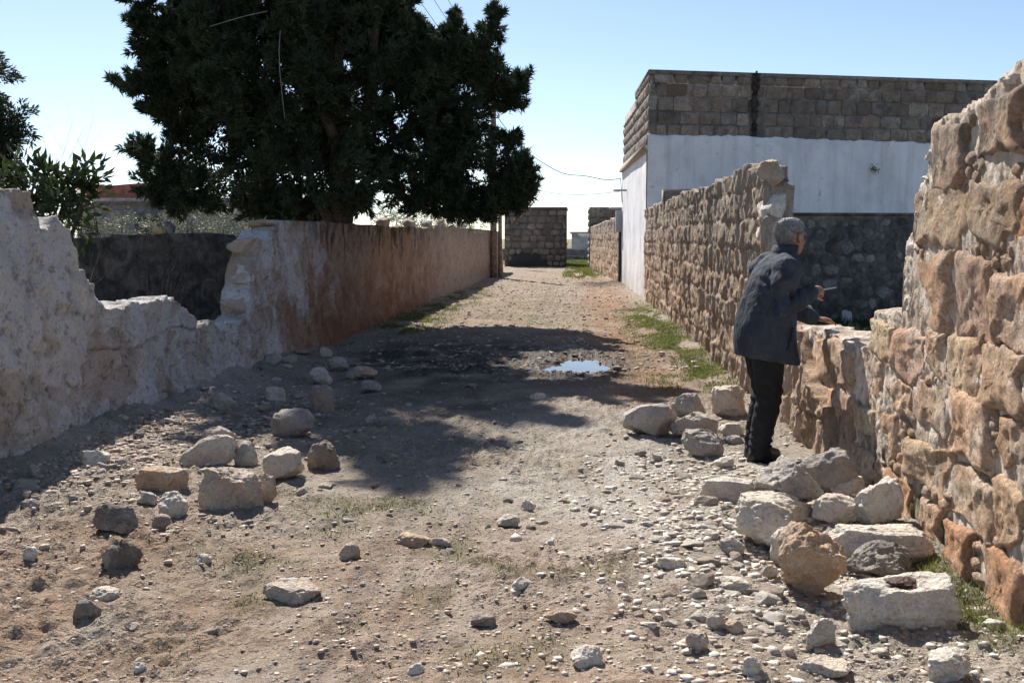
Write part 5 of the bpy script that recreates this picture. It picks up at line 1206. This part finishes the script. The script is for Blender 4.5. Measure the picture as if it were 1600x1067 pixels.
r = np.random.RandomState(3); pick = r.choice(used, 9000); d = nrm[pick]*.45+r.normal(size=(9000, 3))*.22-hf*.5-uz*.6; d /= np.linalg.norm(d, axis=1, keepdims=True)
v, f = leaves(hv2[pick]-nrm[pick]*.003, d, r.uniform(.014, .026, 9000), np.full(9000, .0013), r); o = build('hair_strands', W(v), f, M['hair'], hair, tuple(ANK), False); stuff(o)
# jacket
J = Loft()
JS = [(.705, .085, .235, .265), (.73, .080, .238, .268), (.82, .065, .232, .262), (.92, .060, .222, .255), (1.02, .068, .208, .248), (1.12, .085, .194, .242), (1.22, .105, .176, .236), (1.30, .125, .156, .226), (1.36, .142, .132, .196), (1.40, .158, .104, .142), (1.425, .172, .086, .100), (1.45, .182, .080, .084), (1.475, .188, .079, .082)]
J.rings([((c, 0, z), fx*d*.90-uz*(.035*(z < .95)), ly*w*.90) for z, c, d, w in JS], 28)
J.tube([SHR+np.array([.02, .06, .02]), SHR, SHR*.5+ELR*.5+np.array([-.012, -.012, 0]), ELR+np.array([-.008, 0, -.008]), ELR*.5+WRR*.5+np.array([0, -.004, -.014]), WRR+np.array([.0, 0, -.004])], [.09, .098, .088, .080, .070, .054], 16)
J.tube([SHL+np.array([.02, -.06, .02]), SHL, SHL*.5+ELL*.5, ELL, ELL*.5+WRL*.5, WRL-np.array([.02, 0, 0])], [.09, .098, .088, .080, .066, .052], 16)
v, f = J.remesh(.0085, 5)
# cloth folds: broad drapes, creases radiating at the elbow
nrm = np.zeros_like(v); fa = np.array([q[:4] if len(q) == 4 else (*q, q[-1]) for q in f]); fn = np.cross(v[fa[:, 2]]-v[fa[:, 0]], v[fa[:, 3]]-v[fa[:, 1]])
for k in range(4): np.add.at(nrm, fa[:, k], fn)
nrm /= np.linalg.norm(nrm, axis=1, keepdims=True)+1e-9
ang = np.arctan2(v[:, 1], v[:, 0]-.08)
fold = .006*ridged(xyz(ang*1.8, v[:, 2]*2.2+ang*.5, 0), 3, 7)+.007*fbm(v*np.array([9, 9, 5]), 3, 8)
de = np.linalg.norm(v-ELR, axis=1); fold = fold+.006*np.exp(-(de/.13)**2)*np.sin((v[:, 2]*.8-v[:, 0])*95+3*fbm(v*9, 2, 6))
da = np.abs(v[:, 2]-1.24)+np.abs(v[:, 1]+.17)*.8+np.abs(v[:, 0]-.10)*.8; fold = fold+.008*np.exp(-(da/.16)**2)*np.sin((v[:, 2]+v[:, 0]*.9)*70)
fold = fold*sstep(1.45, 1.38, v[:, 2])
v = v+nrm*fold[:, None]
jk = build('jacket', W(v), f, M['jacket'], person, tuple(ANK))
L = Loft(); L.rings([((.185, 0, 1.40), fx*.098, ly*.110), ((.192, 0, 1.44), fx*.089, ly*.094), ((.202, 0, 1.485), fx*.086, ly*.088), ((.203, 0, 1.488), fx*.078, ly*.080), ((.196, 0, 1.46), fx*.072, ly*.074)], 26); L.v = [W(q) for q in L.v]; L.put('collar', M['jacket'], jk)
L = Loft(); L.tube([WRR-(WRR-ELR)/np.linalg.norm(WRR-ELR)*.035, WRR+(WRR-ELR)/np.linalg.norm(WRR-ELR)*.012], [.055, .052], 16, round_ends=False); L.v = [W(q) for q in L.v]; L.put('cuff', M['jacket'], jk)
zp = [np.array([.10, -.236, .80]), np.array([.125, -.240, .88]), np.array([.135, -.238, .94])]
L = Loft(); L.tube(zp, .008, 6); L.v = [W(q) for q in L.v]; L.put('pocket_zip', M['trousers'], jk)
# trousers
Tt = Loft(); Tt.rings([((.05, 0, z), fx*d, ly*w) for z, d, w in [(.93, .13, .17), (.86, .145, .182), (.78, .14, .185), (.74, .12, .17)]], 20)
Tt.tube([HPR, HPR*.5+KR*.5, KR, KR*.5+AR*.5+np.array([-.012, 0, 0]), AR+np.array([0, 0, .03]), AR+np.array([.005, 0, -.025])], [.110, .102, .086, .080, .074, .076], 16, round_ends=False)
Tt.tube([HPL, HPL*.5+KL*.5, KL, KL*.5+AL*.5+np.array([-.012, 0, 0]), AL+np.array([0, 0, .03]), AL+np.array([.005, 0, -.025])], [.110, .102, .086, .080, .074, .076], 16, round_ends=False)
v, f = Tt.remesh(.0095, 5); cz = v[:, 2]
v = v+np.c_[.007*fbm(v*np.array([12, 12, 6]), 3, 21)+.009*np.exp(-((cz-.14)/.10)**2)*np.sin(cz*120+4*fbm(v*10, 2, 22))+.007*np.exp(-((cz-.48)/.10)**2)*np.sin(cz*80+v[:, 0]*40), .008*fbm(v*np.array([12, 12, 6]), 3, 23), 0*cz]
build('trousers', W(v), f, M['trousers'], person, tuple(ANK))
for a_, yw in ((AR, -.12), (AL, .15)):
    L = Loft(); fd = np.array([math.cos(yw), math.sin(yw), 0]); sd2 = np.array([-math.sin(yw), math.cos(yw), 0]); g = np.array([a_[0], a_[1], 0])
    L.rings([(g+fd*(-.085)+uz*.035, sd2*.02, uz*.03), (g+fd*(-.075)+uz*.045, sd2*.033, uz*.045), (g+fd*(-.03)+uz*.055, sd2*.038, uz*.056), (g+fd*.03+uz*.052, sd2*.038, uz*.052), (g+fd*.09+uz*.040, sd2*.045, uz*.040), (g+fd*.15+uz*.031, sd2*.044, uz*.031), (g+fd*.185+uz*.026, sd2*.032, uz*.025), (g+fd*.20+uz*.022, sd2*.014, uz*.014)], 18)
    L.v = [W(q*np.array([1, 1, 1])) for q in L.v]; sh = L.put('shoe', M['shoe'], person)
    L = Loft(); L.rings([(g+fd*q+uz*.010, sd2*w, uz*.011) for q, w in [(-.09, .022), (-.07, .035), (0, .039), (.09, .047), (.15, .046), (.19, .034), (.206, .014)]], 14); L.v = [W(q) for q in L.v]; L.put('sole', M['trousers'], sh)
# phone held in the right hand
pc_ = WRR+np.array([.140, .030, .016]); pd2 = np.array([.97, .22, .10]); pd2 /= np.linalg.norm(pd2); pn = np.array([-.18, .15, 1.]); pn -= pd2*(pn@pd2); pn /= np.linalg.norm(pn); ps = np.cross(pn, pd2)
def card(c, a, b, n_, ha, hb, hn_, name, mat, parent=None):
    vv = [W(c+a*ha*i+b*hb*j+n_*hn_*k) for k in (-1, 1) for i, j in ((-1, -1), (1, -1), (1, 1), (-1, 1))]
    return build(name, np.array(vv), [(0, 3, 2, 1), (4, 5, 6, 7), (0, 1, 5, 4), (1, 2, 6, 5), (2, 3, 7, 6), (3, 0, 4, 7)], mat, parent, smooth=False)
M['phonebody'] = m_simple('phone_silver', (.36, .36, .37), .35, .5, .1, 20, 0); M['screen'] = m_simple('phone_glass', (.03, .03, .035), .1, .5, .1, 10, 0)
ph = card(pc_, pd2, ps, pn, .060, .034, .0045, 'phone', M['phonebody']); tag(ph, 'silver mobile phone held in the man\'s right hand', 'phone')
card(pc_+pn*.0052, pd2, ps, pn, .053, .030, .0006, 'screen', M['screen'], ph)
